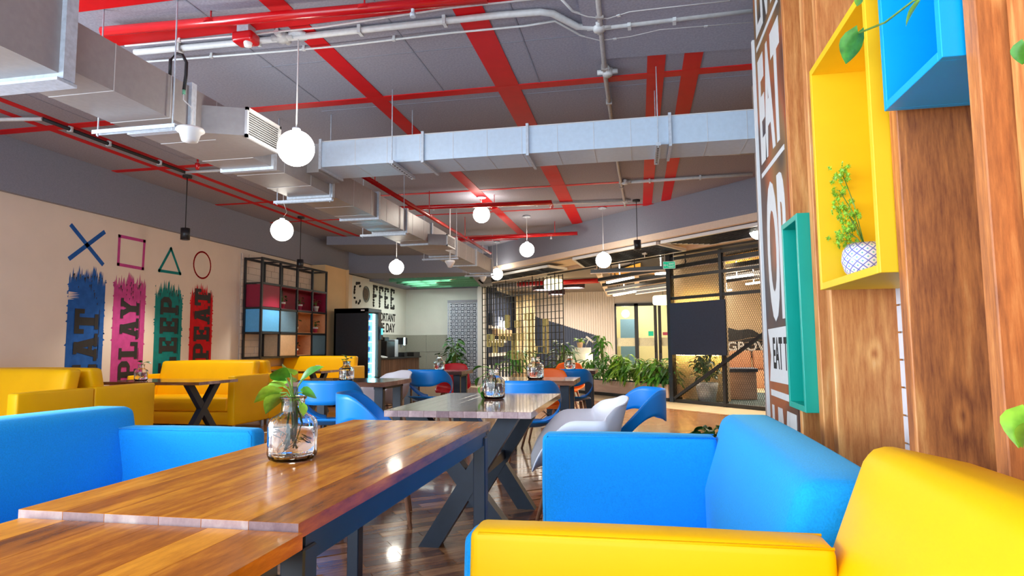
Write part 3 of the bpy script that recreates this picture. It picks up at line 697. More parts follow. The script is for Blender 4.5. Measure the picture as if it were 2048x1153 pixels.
# globe pendants
def at_depth(px, py, d): v = ray(px, py); return Vector((0, 0, H))+v*(d/F)
globes = [(592, 297, 4.62, 3.4, 'largest white globe pendant lamp, nearest, over the left side of the room'),
          (564, 461, 7.7, 2.95, 'white globe lamp hanging below the duct on a bent wire'),
          (963, 429.5, 9.9, 3.4, 'white globe lamp in the middle, in front of the pale cross duct'),
          (1054, 500, 11.4, 3.4, 'white globe lamp against the slanted grey beam'),
          (793, 535, 11.4, 3.4, 'white globe lamp in front of the green coffee corner ceiling'),
          (1207, 521, 10.7, 3.4, 'white globe lamp over the lounge opening'),
          (994, 549, 14.2, 3.4, 'smallest white globe lamp, farthest, beside the grid partition'),
          (1517, 462, 9.6, 3.4, 'white globe lamp half hidden by the banner pillar')]
gl0 = None
for (px, py, d, zc, lb) in globes:
    p = at_depth(px, py, d); t = thing('globe_pendant', lb, 'lamp', p, group='white globe pendants')
    if gl0 is None:
        b = MB(); b.lathe([(.13*math.sin(a*PI/20), -.13*math.cos(a*PI/20)) for a in range(21)], p, 32); gl0 = b.build('globe', 'globe', t)
    else: inst(gl0, 'globe', t)
    b = MB(); b.lathe([(0, .15), (.03, .15), (.03, .125), (0, .125)], p, 12); b.build('cap', 'galv', t)
    b = MB()
    if zc < 3: b.tube([p+Vector((0, 0, .14)), p+Vector((.06, 0, .22)), p+Vector((.01, 0, .34)), (p.x, p.y, HC)], .004, 5)
    else: b.tube([p+Vector((0, 0, .14)), (p.x, p.y, zc)], .005, 6)
    b.build('cord', 'white', t)
    if zc == 3.4: b = MB(); b.lathe([(0, 3.37), (.07, 3.37), (.075, 3.385), (.05, 3.4)], (p.x, p.y, 0), 16); b.build('canopy', 'galv', t)
# black cylinder pendants
for (px, top, bot, x, lb) in ((370, 457, 480, -5.9, 'black cylinder pendant lamp left, near the painted mural'), (600, 517, 537, -5.85, 'black cylinder pendant lamp in front of the metal shelf'), (1275, 479, 500, .03, 'black cylinder pendant lamp right, under the slanted beam')):
    p = at_x(px, bot, x) if px != 1275 else at_y(px, bot, 10.29)
    hh = .155; t = thing('cylinder_pendant', lb, 'lamp', p, group='black cylinder pendants')
    b = MB(); b.lathe([(0, hh), (.058, hh), (.058, 0), (.045, 0), (.045, .03)], p, 20); b.build('shade', 'black', t)
    b = MB(); b.lathe([(0, .02), (.045, .02)], p, 16); b.build('lamp_face', 'ledw', t)
    sp = bpy.data.lights.new('downlight_beam', 'SPOT'); sp.energy = 260 if px == 1275 else 45; sp.color = (1, .84, .62) if px == 1275 else (1, .93, .82); sp.spot_size = 1.75; sp.spot_blend = .6; sp.shadow_soft_size = .04
    so_ = bpy.data.objects.new('downlight_beam', sp); COL.objects.link(so_); so_.location = p-Vector((0, 0, .02))
    b = MB(); b.tube([p+Vector((0, 0, hh)), (p.x, p.y, HC)], .006, 6); b.build('cord', 'dark', t)
    b = MB(); b.lathe([(0, HC-.03), (.06, HC-.03), (.06, HC)], (p.x, p.y, 0), 14); b.build('canopy', 'dark', t)
# ================================================================ RIGHT WALL: fins, box shelves, banner pillar
XF, XW2 = .80, 1.062
b = MB(); b.box(XW2, XW2+.25, -3.4, 5.9, 0, HC); wr = struct(b.build('wall_right', 'mortar'), 'white brick wall behind the wooden fins', 'wall')
b = MB(); b.box(XW2+.25, 6.6, 5.7, 5.9, 0, HC); b.box(6.5, 6.6, 5.9, 22, 0, HC); struct(b.build('wall_right', 'cream'), 'cream side wall of the lounge beyond the banner pillar', 'wall')
r0 = None
for i in range(30):
    for j in range(2):
        z = .02+i*.112; y = 2.66+j*.18-(.09 if i % 2 else 0)
        if r0 is None: b = MB(); b.box(-.012, 0, 0, .172, 0, .104); r0 = b.build('brick', 'brickr', wr); r0.location = (XW2, y, z)
        else: inst(r0, 'brick', wr, (XW2, y, z))
def fin(y0, y1, x0=XF, lbl=None, x1=XW2):
    b = MB(); b.rbox(x0, x1, y0, y1, 0, HC-.001, .003, 1); return b.build('plank', 'fin', wr)
fin(3.50, 3.548, .805, None, .93); fin(3.51, 3.548, .932); fin(3.09, 3.16); fin(2.89, 2.95); fin(2.11, 2.17); fin(1.63, 1.685); fin(1.18, 1.24); fin(.7, .76)
fin(1.50, 1.62, .86)
# banner pillar
b = MB(); b.box(.805, XW2, 3.55, 4.28, 0, HC); pil = struct(b.build('trim_8', 'beam'), 'pillar with the printed food banner on its side', 'column')
bn = thing('banner', 'tall printed banner with white block letters on the pillar at the right', 'banner', (.80, 3.9, 0))
mb_, nt, p_ = newmat('banner_print')
tc = N(nt, 'ShaderNodeTexCoord'); no = N(nt, 'ShaderNodeTexNoise', Scale=1.1, Detail=2.0); L(nt, tc.outputs['Object'], no.inputs['Vector'])
r_ = N(nt, 'ShaderNodeValToRGB'); e = r_.color_ramp.elements
for q, c in ((.34, (.05, .035, .045)), (.42, (.12, .055, .035)), (.50, (.40, .11, .04)), (.56, (.30, .15, .05)), (.64, (.06, .05, .04))):
    el = e.new(q); el.color = c+(1,)
e.remove(e[0]); e.remove(e[-1]); L(nt, no.outputs['Fac'], r_.inputs[0]); L(nt, r_.outputs[0], p_.inputs['Base Color']); p_.inputs['Roughness'].default_value = .5
b = MB(); b.box(.798, .805, 3.55, 4.27, 0, HC-.01); b.build('print', mb_, bn)
MB2 = lambda y, z: Matrix(((0, 0, -1, .797), (-1, 0, 0, y), (0, 1, 0, z), (0, 0, 0, 1)))
def btext(s, y0, y1, z0, z1, mat='wl', bold=.0):
    cu = bpy.data.curves.new('t', 'FONT'); cu.body = s; cu.size = 1; cu.extrude = .001; cu.offset = bold; cu.resolution_u = 4
    t = bpy.data.objects.new('t', cu); COL.objects.link(t); me = bpy.data.meshes.new_from_object(t); bpy.data.objects.remove(t)
    xs = [v.co.x for v in me.vertices]; ys_ = [v.co.y for v in me.vertices]
    sx = abs(y1-y0)/(max(xs)-min(xs)); sy = (z1-z0)/(max(ys_)-min(ys_))
    me.transform(MB2(y1, z0) @ Matrix.Diagonal((sx, sy, 1, 1)) @ Matrix.Translation((-min(xs), -min(ys_), 0)))
    me.transform(Matrix.Translation(-origin_of(bn))); me.materials.clear(); me.materials.append(M[mat])
    o = bpy.data.objects.new('lettering', me); COL.objects.link(o); o.parent = bn
btext('LIVE', 3.60, 4.20, 3.05, 3.38, bold=.035)
btext('EAT', 3.59, 4.20, 2.22, 2.90, bold=.045)
btext('OR', 3.56, 4.13, 1.22, 2.06, bold=.035)
btext('EAT TO', 3.60, 4.10, .94, 1.13, 'ink', .03)
btext('LIVE', 3.58, 4.20, .30, .72, bold=.04)
X_ = .7955
for z0_, z1_ in ((2.965, 2.995), (2.135, 2.165), (.775, .812)): b = MB(); b.box(X_, .798, 3.58, 4.21, z0_, z1_); b.build('printed_line', 'wl', bn)
b = MB(); b.face([(.7965, 4.23, 1.18), (.7965, 3.58, 1.19), (.7965, 3.58, .87), (.7965, 4.23, .86), (.7965, 4.17, 1.02)]); b.build('ribbon_label', 'wl', bn)
b = MB(); b.box(.785, .80, 4.285, 4.32, .3, 3.09); tag(b.build('corner_trim', 'white'), 'narrow white strip down the far edge of the banner pillar', 'trim')

# box shelves between the fins: open towards the tables
def boxshelf(lb, mat, x0, y0, y1, z0, z1, t=.028):
    e_ = thing('box_shelf', lb, 'shelf', (x0, y0, z0))
    for nm, a in (('side_panel', (x0, XW2, y0, y0+t, z0, z1)), ('side_panel', (x0, XW2, y1-t, y1, z0, z1)), ('bottom_panel', (x0, XW2, y0+t, y1-t, z0, z0+t)), ('top_panel', (x0, XW2, y0+t, y1-t, z1-t, z1)), ('back_panel', (XW2-.012, XW2-.002, y0+t, y1-t, z0+t, z1-t))):
        b = MB(); b.rbox(*a, .0015, 1); b.build(nm, mat, e_)
    return e_
boxshelf('green open box shelf, smallest, over the blue sofa back', 'gb', .745, 3.165, 3.495, .775, 1.705)
boxshelf('yellow open box shelf holding a pot of parsley', 'yb', .752, 2.178, 2.86, 1.315, 2.262)
boxshelf('bright blue open box shelf, highest and nearest', 'bb', .755, 1.70, 2.08, 1.80, 2.62, .024)

# leaf shapes
def leaf_fn(L_, W_, fold=.25, droop=.5, pw=.8):
    def f(u, v):
        x = (u-.5)*2; wv = W_*math.sin(PI*min(1, (v*.97+.03))**pw)**.9
        y = v*L_*(1-.1*v) - (.12*L_*abs(x)**.5*0); 
        back = -.16*L_*max(0, 1-v*4)*abs(x)
        return Vector((x*wv/2, y+back, fold*abs(x)*wv/2 - droop*L_*v*v))
    return f
def make_leaf(mat, parent, L_=.08, W_=.06, fold=.25, droop=.35, pw=.7, name='leaf', n=(4, 6)):
    b = MB(); b.grid(leaf_fn(L_, W_, fold, droop, pw), *n); o = b.build(name, mat, None); o.parent = parent; return o
def leaf_rot(direction, tilt, roll=0): # direction: azimuth of leaf axis, tilt: elevation
    return (Matrix.Rotation(direction-PI/2, 3, 'Z') @ Matrix.Rotation(tilt, 3, 'X') @ Matrix.Rotation(roll, 3, 'Y')).to_euler()

# patterned pot with parsley in the yellow box
px_ = at_x(1722, 525, .86)
pc = Vector((.885, px_.y+.02, 1.345))
t = thing('patterned_pot', 'white ceramic pot with blue diamond pattern in the yellow box', 'plant pot', pc)
mp_, nt, p_ = newmat('patterned_ceramic')
tc = N(nt, 'ShaderNodeTexCoord'); sp = N(nt, 'ShaderNodeSeparateXYZ'); L(nt, tc.outputs['Object'], sp.inputs[0])
at2 = N(nt, 'ShaderNodeMath', operation='ARCTAN2'); L(nt, sp.outputs[1], at2.inputs[0]); L(nt, sp.outputs[0], at2.inputs[1])
def mth(op, a, b_=None, c=None):
    n = N(nt, 'ShaderNodeMath', operation=op)
    for i, q in enumerate((a, b_, c)):
        if q is None: continue
        if isinstance(q, (int, float)): n.inputs[i].default_value = q
        else: L(nt, q, n.inputs[i])
    return n.outputs[0]
uu = mth('MULTIPLY', at2.outputs[0], 14/(2*PI)); vv_ = mth('MULTIPLY', sp.outputs[2], 32.0)
A_ = mth('ABSOLUTE', mth('SUBTRACT', mth('FRACT', mth('ADD', uu, vv_)), .5)); B_ = mth('ABSOLUTE', mth('SUBTRACT', mth('FRACT', mth('SUBTRACT', uu, vv_)), .5))
mxx = mth('MAXIMUM', A_, B_); line = mth('GREATER_THAN', mxx, .42); dot = mth('LESS_THAN', mxx, .12)
c1 = N(nt, 'ShaderNodeMix', data_type='RGBA'); c1.inputs[6].default_value = (.80, .80, .85, 1); c1.inputs[7].default_value = (.16, .18, .60, 1); L(nt, line, c1.inputs[0])
c2 = N(nt, 'ShaderNodeMix', data_type='RGBA'); c2.inputs[7].default_value = (.12, .42, .52, 1); L(nt, dot, c2.inputs[0]); L(nt, c1.outputs[2], c2.inputs[6]); L(nt, c2.outputs[2], p_.inputs['Base Color']); p_.inputs['Roughness'].default_value = .2
b = MB(); b.lathe([(0, 0), (.055, 0), (.078, .032), (.088, .072), (.082, .112), (.064, .138), (.058, .128), (.0, .12)], pc, 28); b.build('pot', mp_, t)
pl = thing('parsley_plant', 'curly green parsley growing in the patterned pot', 'plant', pc+Vector((0, 0, .13)))
rnd = random.Random(3)
b = MB(); tips = []
for (dy, dz_, n) in ((.02, .30, 1), (.06, .25, 1), (-.02, .12, 1), (.03, .17, 1), (.0, .07, 1), (.045, .045, 1)):
    p0 = pc+Vector((0, 0, .12)); p1 = p0+Vector((-.03, dy*.4, dz_*.6)); p2 = p0+Vector((-.05, dy*1.4+.03, dz_*1.05)); b.tube([p0, p1, p2], .0022, 5); tips.append(p2)
b.build('stems', 'stem', pl)
lf0 = None
for tp in tips:
    for k in range(24):
        q = tp+Vector((rnd.gauss(0, .02), rnd.gauss(0, .024), rnd.gauss(0, .02)))
        if lf0 is None:
            bb_ = MB(); pts = [(math.cos(a*PI/8)*(.014 if a % 2 else .006), math.sin(a*PI/8)*(.014 if a % 2 else .006), .003*(a % 3)) for a in range(16)]; bb_.face(pts); lf0 = bb_.build('leaflet', 'leaf2', None); lf0.parent = pl; c = lf0
        else: c = inst(lf0, 'leaflet', pl)
        c.location = q-origin_of(pl); c.rotation_euler = (rnd.random()*3, 1.2+rnd.random(), rnd.random()*6)

# pothos trailing from the blue box
def vine(lb, mat, path, leaves, r=.003):
    t = thing('trailing_vine', lb, 'plant', path[0]); b = MB(); b.tube(path, r, 6); b.build('stem', 'stem', t)
    for (p, L_, W_, az, tl, rl, m_) in leaves:
        o = make_leaf(m_, t, L_, W_, .3, .25); o.location = Vector(p)-origin_of(t); o.rotation_euler = leaf_rot(az, tl, rl)
    return t
X7 = .70
P_ = lambda px, py, x=X7: at_x(px, py, x)
vine('pothos vine reaching out of the blue box with one large drooping leaf', 'leaf', [P_(1990, -60, .9), P_(1900, -30, .78), P_(1826, 2, .72), P_(1770, 45, .70), P_(1718, 66, .69)],
     [(P_(1716, 64, .69), .105, .075, 2.2, -.9, .4, 'leaf'), (P_(1838, 2, .72), .07, .02, 2.5, -.8, .2, 'leaf2'), (P_(1722, -6, .70), .03, .03, 2.2, -.8, .3, 'leaf2'), (P_(1892, -12, .80), .055, .045, 2.3, -1.2, 0, 'leafd')])
vine('pothos leaf hanging into view at the right edge over the yellow sofa', 'leaf', [P_(2100, 760, .74), P_(2075, 800, .72), P_(2060, 835, .70)],
     [(P_(2056, 825, .70), .075, .07, 1.9, -1.1, .5, 'leaf2'), (P_(2062, 850, .70), .05, .05, 2.4, -1.0, .2, 'leaf2')])
vine('small pothos leaf at the right edge high on the wooden wall', 'leaf', [P_(2100, 60, .78), P_(2070, 70, .76), P_(2052, 82, .74)], [(P_(2050, 86, .74), .045, .04, 2.0, -1.2, .4, 'leaf')])
# ================================================================ TABLES
def tabletop(t, x0, x1, y0, y1, z, th, mat, along='y', n=6, edge='edge'):
    rnd = random.Random(int(x0*100+y0*10)); 
    lo, hi = (x0, x1) if along == 'y' else (y0, y1)
    cuts = [lo+(hi-lo)*(k+(rnd.random()-.5)*.35*(0 < k < n))/n for k in range(n+1)]
    for k in range(n):
        b = MB()
        a, c = cuts[k]+.0001, cuts[k+1]-.0001
        bx = (a, c, y0, y1) if along == 'y' else (x0, x1, a, c)
        b.rbox(*bx, z-th, z, .0006, 1)
        o = b.build('board', [mat, edge], t)
        for f in o.data.polygons:
            if abs(f.normal.z) < .5 and (abs(f.normal.y) > .9 if along == 'y' else abs(f.normal.x) > .9): f.material_index = 1
def leg(t, x, y, z, s=.05, mat='navy', nm='leg', s2=None):
    s2 = s2 or s; b = MB(); b.rbox(x-s/2, x+s/2, y-s2/2, y+s2/2, 0, z, .004, 1); b.build(nm, mat, t)
t = thing('long_table', 'long sheesham wood table with the nearest glass vase on it', 'table', (-1.0, 2.0, 0))
tabletop(t, -1.335, -.668, 1.19, 2.86, .75, .032, 'table')
for x in (-1.29, -.70):
    for y in (1.25, 2.80): leg(t, x, y, .69, .055)
b = MB(); 
for x in (-1.29, -.70): b.box(x-.02, x+.02, 1.24, 2.82, .655, .7175)
for y in (1.25, 2.80): b.box(-1.29, -.70, y-.018, y+.018, .656, .7165)
b.build('apron', 'navy', t)
t = thing('side_table', 'lower sheesham wood table in the near left corner, butting the long table', 'table', (-1.0, .5, 0))
tabletop(t, -1.315, -.652, -.40, 1.178, .736, .032, 'table', n=6)
for x in (-1.27, -.69):
    for y in (-.33, 1.10): leg(t, x, y, .675, .055)
b = MB()
for x in (-1.27, -.69): b.box(x-.02, x+.02, -.34, 1.12, .64, .7035)
for y in (-.33, 1.10): b.box(-1.27, -.69, y-.018, y+.018, .641, .7025)
b.build('apron', 'navy', t)
# middle table on two X frames
t = thing('cross_legged_table', 'wooden table on two thick blue-black X frames in the middle', 'table', (-.95, 3.9, 0))
tabletop(t, -1.355, -.55, 3.28, 4.53, .75, .034, 'dtable', 'y', 11)
def xframe(t, y, xl, xr, xtl, xtr, zt, w=.115, d=.09, nm='x_frame'):
    f = None
    for k, (a, c) in enumerate((((xl, 0), (xtr, zt)), ((xr, 0), (xtl, zt)))):
        d -= .008*k
        b = MB(); b.hexa([(a[0]-w/2, y-d/2, 0), (a[0]+w/2, y-d/2, 0), (a[0]+w/2, y+d/2, 0), (a[0]-w/2, y+d/2, 0), (c[0]-w/2, y-d/2, zt), (c[0]+w/2, y-d/2, zt), (c[0]+w/2, y+d/2, zt), (c[0]-w/2, y+d/2, zt)])
        b.build('leg', 'navy', t)
    b = MB(); b.box(min(xtl, xtr)-.06, max(xtl, xtr)+.06, y-d/2-.005, y+d/2+.005, zt, zt+.012); b.build('top_plate', 'navy', t)
xframe(t, 3.46, -1.15, -.66, -1.22, -.70, .70); xframe(t, 4.33, -1.15, -.76, -1.22, -.70, .70)
b = MB(); b.box(-.96, -.90, 3.48, 4.30, .33, .39); b.build('stretcher', 'navy', t)
def cafe_table(lb, x0, x1, y0, y1, mat='dtable', z=.75):
    t = thing('cafe_table', lb, 'table', ((x0+x1)/2, (y0+y1)/2, 0)); tabletop(t, x0, x1, y0, y1, z, .045, mat, 'x', 4)
    for x in (x0+.13, x1-.10):
        leg(t, x, y0+.14, z-.045, .09, s2=.06); leg(t, x, y1-.14, z-.045, .09, s2=.06)
        b = MB(); b.box(x-.045, x+.045, y0+.1, y1-.1, z-.075, z-.045); b.build('top_plate', 'navy', t)
    return t
cafe_table('dark wood table left of the middle, behind the leftmost blue chair', -3.45, -2.37, 5.73, 6.48)
cafe_table('dark wood table at the centre right, with orange chair behind it', -1.45, -.61, 6.07, 6.79)
cafe_table('pale topped table far left of the grid partition, in front of the red chair', -3.2, -2.28, 8.12, 8.72)
cafe_table('farthest small table at the right by the planter', -1.3, -.56, 8.36, 9.0)
def booth_table(lb, x0, x1, y0, y1, z=.70):
    t = thing('booth_table', lb, 'table', ((x0+x1)/2, (y0+y1)/2, 0)); tabletop(t, x0, x1, y0, y1, z, .035, 'dtable', 'x', 4)
    for x in (x0+.2, x1-.22):
        for k, (a, c) in enumerate(((y0+.06, y1-.12), (y1-.06, y0+.12))):
            b = MB(); w_ = .11; dd = .035-.004*k
            b.hexa([(x-dd, a-w_/2, 0), (x+dd, a-w_/2, 0), (x+dd, a+w_/2, 0), (x-dd, a+w_/2, 0), (x-dd, c-w_/2, z-.04), (x+dd, c-w_/2, z-.04), (x+dd, c+w_/2, z-.04), (x-dd, c+w_/2, z-.04)]); b.build('leg', 'navy', t)
booth_table('booth table with X legs between the two nearer yellow sofas', -6.2, -4.88, 6.44, 7.16)
booth_table('booth table with a white cup on it between the two farther yellow sofas', -6.2, -4.92, 9.35, 10.02)

# ================================================================ SOFAS
def booth_sofa(lb, y0, y1, face, x0=-6.70, x1=-5.10):
    """yellow leather booth sofa; face=-1 faces the camera, +1 faces away"""
    t = thing('yellow_booth_sofa', lb, 'sofa', ((x0+x1)/2, (y0+y1)/2, 0), group='yellow leather booth sofas')
    yb = y1 if face < 0 else y0; s = -1 if face < 0 else 1      # s: direction from back to front
    yy = lambda d: yb+s*d
    b = MB(); xa, xb = x0+.02, x1-.11
    b.rbox(xa, xb, min(yy(.14), yy(.30)), max(yy(.14), yy(.30)), .40, .90, .035, 3, shear=lambda c: (c.x, c.y-s*(c.z-.40)*.22, c.z), bulge=.012, cuts=5); b.build('backrest', 'yel', t, smooth=True)
    b = MB(); b.rbox(xa, xb-.02, min(yy(.22), yy(.74)), max(yy(.22), yy(.74)), .26, .44, .03, 3, bulge=.015, cuts=5); b.build('seat_cushion', 'yel', t, smooth=True)
    b = MB(); b.rbox(xa, xb-.02, min(yy(.06), yy(.72)), max(yy(.06), yy(.72)), .09, .255, .012, 2); b.build('base', 'yel', t, smooth='auto')
    for xx in ((x1-.11, x1), (x0, x0+.02) if False else (x0-.02, x0+.02)):
        b = MB(); b.rbox(xx[0], xx[1], min(yy(.0), yy(.775)), max(yy(.0), yy(.775)), .09, .72, .018, 3, bulge=.006, cuts=3); b.build('armrest', 'yel', t, smooth=True)
    for xx in (x0+.1, x1-.055):
        for d in (.06, .70): b = MB(); b.tube([(xx, yy(d), 0), (xx, yy(d), .1)], .02, 8); b.build('leg', 'galv', t)
booth_sofa('nearest yellow booth sofa on the left, facing the camera', 4.46, 5.255, -1)
booth_sofa('yellow booth sofa facing away, back to back with the nearest one', 5.265, 6.06, 1)
booth_sofa('yellow booth sofa under the mural words, facing the camera behind the first booth table', 7.42, 8.20, -1)
booth_sofa('yellow booth sofa facing away below the left end of the metal shelf', 8.215, 8.98, 1)
booth_sofa('farthest yellow booth sofa, beside the vending fridge', 10.60, 11.40, -1)
def lounge_sofa(lb, mat, y0, y1, xf, xb, side, arm_z=.66, back=(.0, .1, .76), seat_z=.43, arm_t=.13, group=None, name='lounge_sofa', near=True, slant=.5, crown=0, near_z=None, tilt=0, bt=.20, rr=.03):
    """sofa with its back along the wall; side=+1: wall on the right"""
    t = thing(name, lb, 'sofa', ((xf+xb)/2, (y0+y1)/2, 0)); s = side
    bx0, lean, bz = back                                   # x of the back's front face at seat height
    b = MB(); a, c = bx0, bx0+s*bt
    def sh(co):
        f = max(0, (co.z-.43)/(bz-.43)); q = (co.y-(y0+y1)/2)/((y1-y0)/2)
        return (co.x+s*lean*f, co.y, co.z - tilt*f*abs(co.x-bx0)/bt)
    b.rbox(min(a, c), max(a, c), y0+.03, y1+.02, .16, bz, .045, 4, shear=sh, bulge=.014, cuts=8); b.build('backrest', mat, t, smooth=True)
    b = MB(); b.rbox(min(xf+s*.03, bx0+s*.03), max(xf+s*.03, bx0+s*.03), y0+arm_t, y1-arm_t, min(.27, seat_z-.035), seat_z, .035, 3, bulge=.02, cuts=5); b.build('seat_cushion', mat, t, smooth=True)
    b = MB(); b.rbox(min(xf+s*.04, xb-s*.04), max(xf+s*.04, xb-s*.04), y0+.03, y1-.03, .12, min(.265, seat_z-.04), .015, 2); b.build('base', mat, t, smooth='auto')
    for (ya, yb_, arm_z) in ((y0, y0+arm_t, near_z or arm_z), (y1-arm_t, y1, arm_z)):
        b = MB(); b.rbox(min(xf, bx0+s*.06), max(xf, bx0+s*.06), ya, yb_, .12, arm_z, rr, 4, bulge=.008, cuts=5); am = b.build('armrest', mat, t, smooth=True)
        b = MB()
        for y_ in (ya+.006, yb_-.006): b.tube([(xf+s*.012, y_, .14), (xf+s*.012, y_, arm_z-rr), (xf+s*rr, y_, arm_z-.008), (bx0+s*.055, y_, arm_z-.004)], .0035, 6)
        b.build('piping', mat, am)
    for x_ in (xf+s*.06, xb-s*.1):
        for y_ in (y0+.07, y1-.07): b = MB(); b.tube([(x_, y_, 0), (x_, y_, .13)], .02, 10, .026); b.build('leg', 'galv', t)
    return t
lounge_sofa('right blue fabric sofa against the wooden wall', 'blu', 1.70, 3.27, -.475, .70, 1, back=(.29, .10, .755), bt=.23, near_z=.595, seat_z=.24)
lounge_sofa('left blue fabric sofa beside the long table', 'blu', 1.40, 3.20, -2.0, -3.20, -1, back=(-2.78, .06, .765), bt=.25, seat_z=.33)
lounge_sofa('nearest yellow leather sofa in the bottom right corner', 'yel', -.10, 1.62, -.405, .78, 1, arm_z=.662, back=(.345, .165, .872), bt=.24, tilt=.05, arm_t=.115, rr=.022)

# ================================================================ CHAIRS
def dowel_legs(t, z, sx=.13, sy=.12, spread=.11, wire=True):
    for a in (-1, 1):
        for c in (-1, 1):
            b = MB(); b.tube([(a*(sx+spread), c*(sy+spread), 0), (a*sx, c*sy, z)], .011, 8, .016); b.build('leg', 'leg', t)
    if wire:
        b = MB()
        for (p, q) in (((-1, -1), (1, 1)), ((-1, 1), (1, -1))):
            b.tube([(p[0]*(sx+spread*.55), p[1]*(sy+spread*.55), z*.45), (q[0]*sx*.9, q[1]*sy*.9, z+.01)], .0032, 5)
            b.tube([(q[0]*(sx+spread*.55), q[1]*(sy+spread*.55), z*.45), (p[0]*sx*.9, p[1]*sy*.9, z+.01)], .0032, 5)
        b.tube([(-sx, -sy, z), (sx, -sy, z), (sx, sy, z), (-sx, sy, z), (-sx, -sy, z)], .005, 5)
        b.build('wire_brace', 'black', t)
def lerp_tab(tab, v):
    for (a, pa), (c, pc_) in zip(tab, tab[1:]):
        if v <= c:
            k = (v-a)/(c-a); k = k*k*(3-2*k) if False else k
            return [x+(y-x)*k for x, y in zip(pa, pc_)]
    return tab[-1][1]
def smoothtab(tab, v, h=.05):
    A = [lerp_tab(tab, min(1, max(0, v+d))) for d in (-h, -h/2, 0, h/2, h)]
    return [sum(c)/5 for c in zip(*A)]
def shell_chair(lb, mat, arm, loc, rz, group):
    t = thing('shell_chair', lb, 'chair', (0, 0, 0), 0, group)
    # v: front lip -> seat -> back top ; (y, z, half width, edge raise, edge forward wrap)
    tab = [(0, (.245, .415, .20, .0, 0)), (.10, (.21, .445, .225, .01, 0)), (.30, (.06, .435, .25, .03, 0)), (.48, (-.10, .43, .255, .05, .0)), (.60, (-.185, .475, .25, .05, .03)), (.75, (-.225, .60, .235, .0, .07)), (.90, (-.265, .76, .205, -.01, .05)), (1, (-.285, .835, .16, -.03, .02))]
    if arm: tab = [(0, (.25, .405, .215, .02, 0)), (.10, (.21, .44, .25, .10, .0)), (.28, (.07, .435, .285, .27, 0)), (.45, (-.09, .43, .31, .275, .0)), (.60, (-.19, .47, .31, .235, .06)), (.75, (-.235, .60, .29, .12, .10)), (.90, (-.275, .75, .24, .02, .08)), (1, (-.295, .815, .17, -.04, .03))]
    def fn(u, v):
        y, z, w_, r_, f_ = smoothtab(tab, v); x = (u-.5)*2; e = abs(x)**(3 if arm else 2.5)
        return Vector((x*w_*(1+.0*e), y+f_*e, z+r_*e))
    b = MB(); b.grid(fn, 24, 36); b.build('seat_shell', mat, t, smooth=True, solid=.007)
    dowel_legs(t, .42); return finish(t, loc, rz)
def twist_chair():
    t = thing('twist_chair', 'blue plastic chair with an open looped back, leftmost, behind the nearest vase', 'chair', (0, 0, 0), 0, 'blue looped-back chairs')
    R_ = .265
    def band(u, v):
        th = (u-.5)*2*math.radians(150); k = abs(u-.5)*2                     # th=0 is the rear
        sm = lambda a, c: (lambda q: q*q*(3-2*q))(min(1, max(0, (k-a)/(c-a))))
        ztop = .805-.335*sm(.30, 1.0); wdt = .205-.115*sm(.12, .62)
        tw = 1.35*sm(.55, 1.0)-.12                                           # upright at the back, lying flat where it meets the seat
        rr = .275-.02*sm(.6, 1); rin = wdt*math.sin(tw); zz = wdt*math.cos(tw)
        cx_, cy_ = math.sin(th), -math.cos(th); r2 = rr - rin*v - .03*v*(1-k)
        return Vector((cx_*r2*1.03, cy_*r2*.95, ztop-zz*v))
    b = MB(); b.grid(band, 56, 6); b.build('looped_backrest', 'blup', t, smooth=True, solid=.008)
    def seat(u, v):
        a = u*2*PI; r_ = v; ex = 1.0
        cx_ = math.cos(a); cy_ = math.sin(a); q = (abs(cx_)**3.2+abs(cy_)**3.2)**(-1/3.2)
        x, y = cx_*q*r_*.235, cy_*q*r_*.235
        lift = .05*max(0, r_-.55)/.45*(.35+.65*max(0, -cy_)**.5 if cy_ < 0 else .25)
        return Vector((x*1.06, y, .43+lift-.012*(1-r_)))
    b = MB(); b.grid(seat, 40, 8); bmesh.ops.remove_doubles(b.bm, verts=b.bm.verts, dist=.0005); b.build('seat', 'blup', t, smooth=True, solid=.012)
    for a in (-1, 1):
        for c in (-1, 1):
            b = MB(); b.tube([(a*.215, c*.205, 0), (a*.15, c*.14, .42)], .011, 8, .019); b.build('leg', 'leg', t)
    return t
tw = twist_chair(); index_kids(tw); finish(tw, (-2.66, 5.26, 0), .12)
dup(tw, (-1.63, 3.86, 0), -PI/2+.35, 'blue looped-back chair turned sideways left of the X-legged table')
dup(tw, (-2.54, 7.62, 0), -.1, 'blue looped-back chair in front of the pale topped table and red chair')
dup(tw, (-.93, 5.36, 0), 0, 'blue looped-back chair just behind the X-legged table')
dup(tw, (-.83, 7.75, 0), -.05, 'blue looped-back chair at the farthest small table')
dup(tw, (-.10, 4.28, 0), PI/2+.25, 'blue looped-back chair right of the X-legged table behind the white armchair')
shell_chair('white shell armchair with wooden legs right of the X-legged table', 'wht', True, (-.36, 3.62, 0), PI/2+.18, 'shell chairs')
shell_chair('white shell chair tucked behind the left dark table', 'wht', True, (-2.88, 6.98, 0), PI-.6, 'shell chairs')
shell_chair('red shell chair behind the pale topped table', 'redp', False, (-2.68, 9.05, 0), PI+.15, 'shell chairs')
shell_chair('orange shell chair nearer, behind the centre right table', 'orp', False, (-1.0, 6.98, 0), PI, 'shell chairs')
shell_chair('orange shell chair farther, at the farthest small table', 'orp', False, (-1.05, 9.35, 0), PI-.1, 'shell chairs')

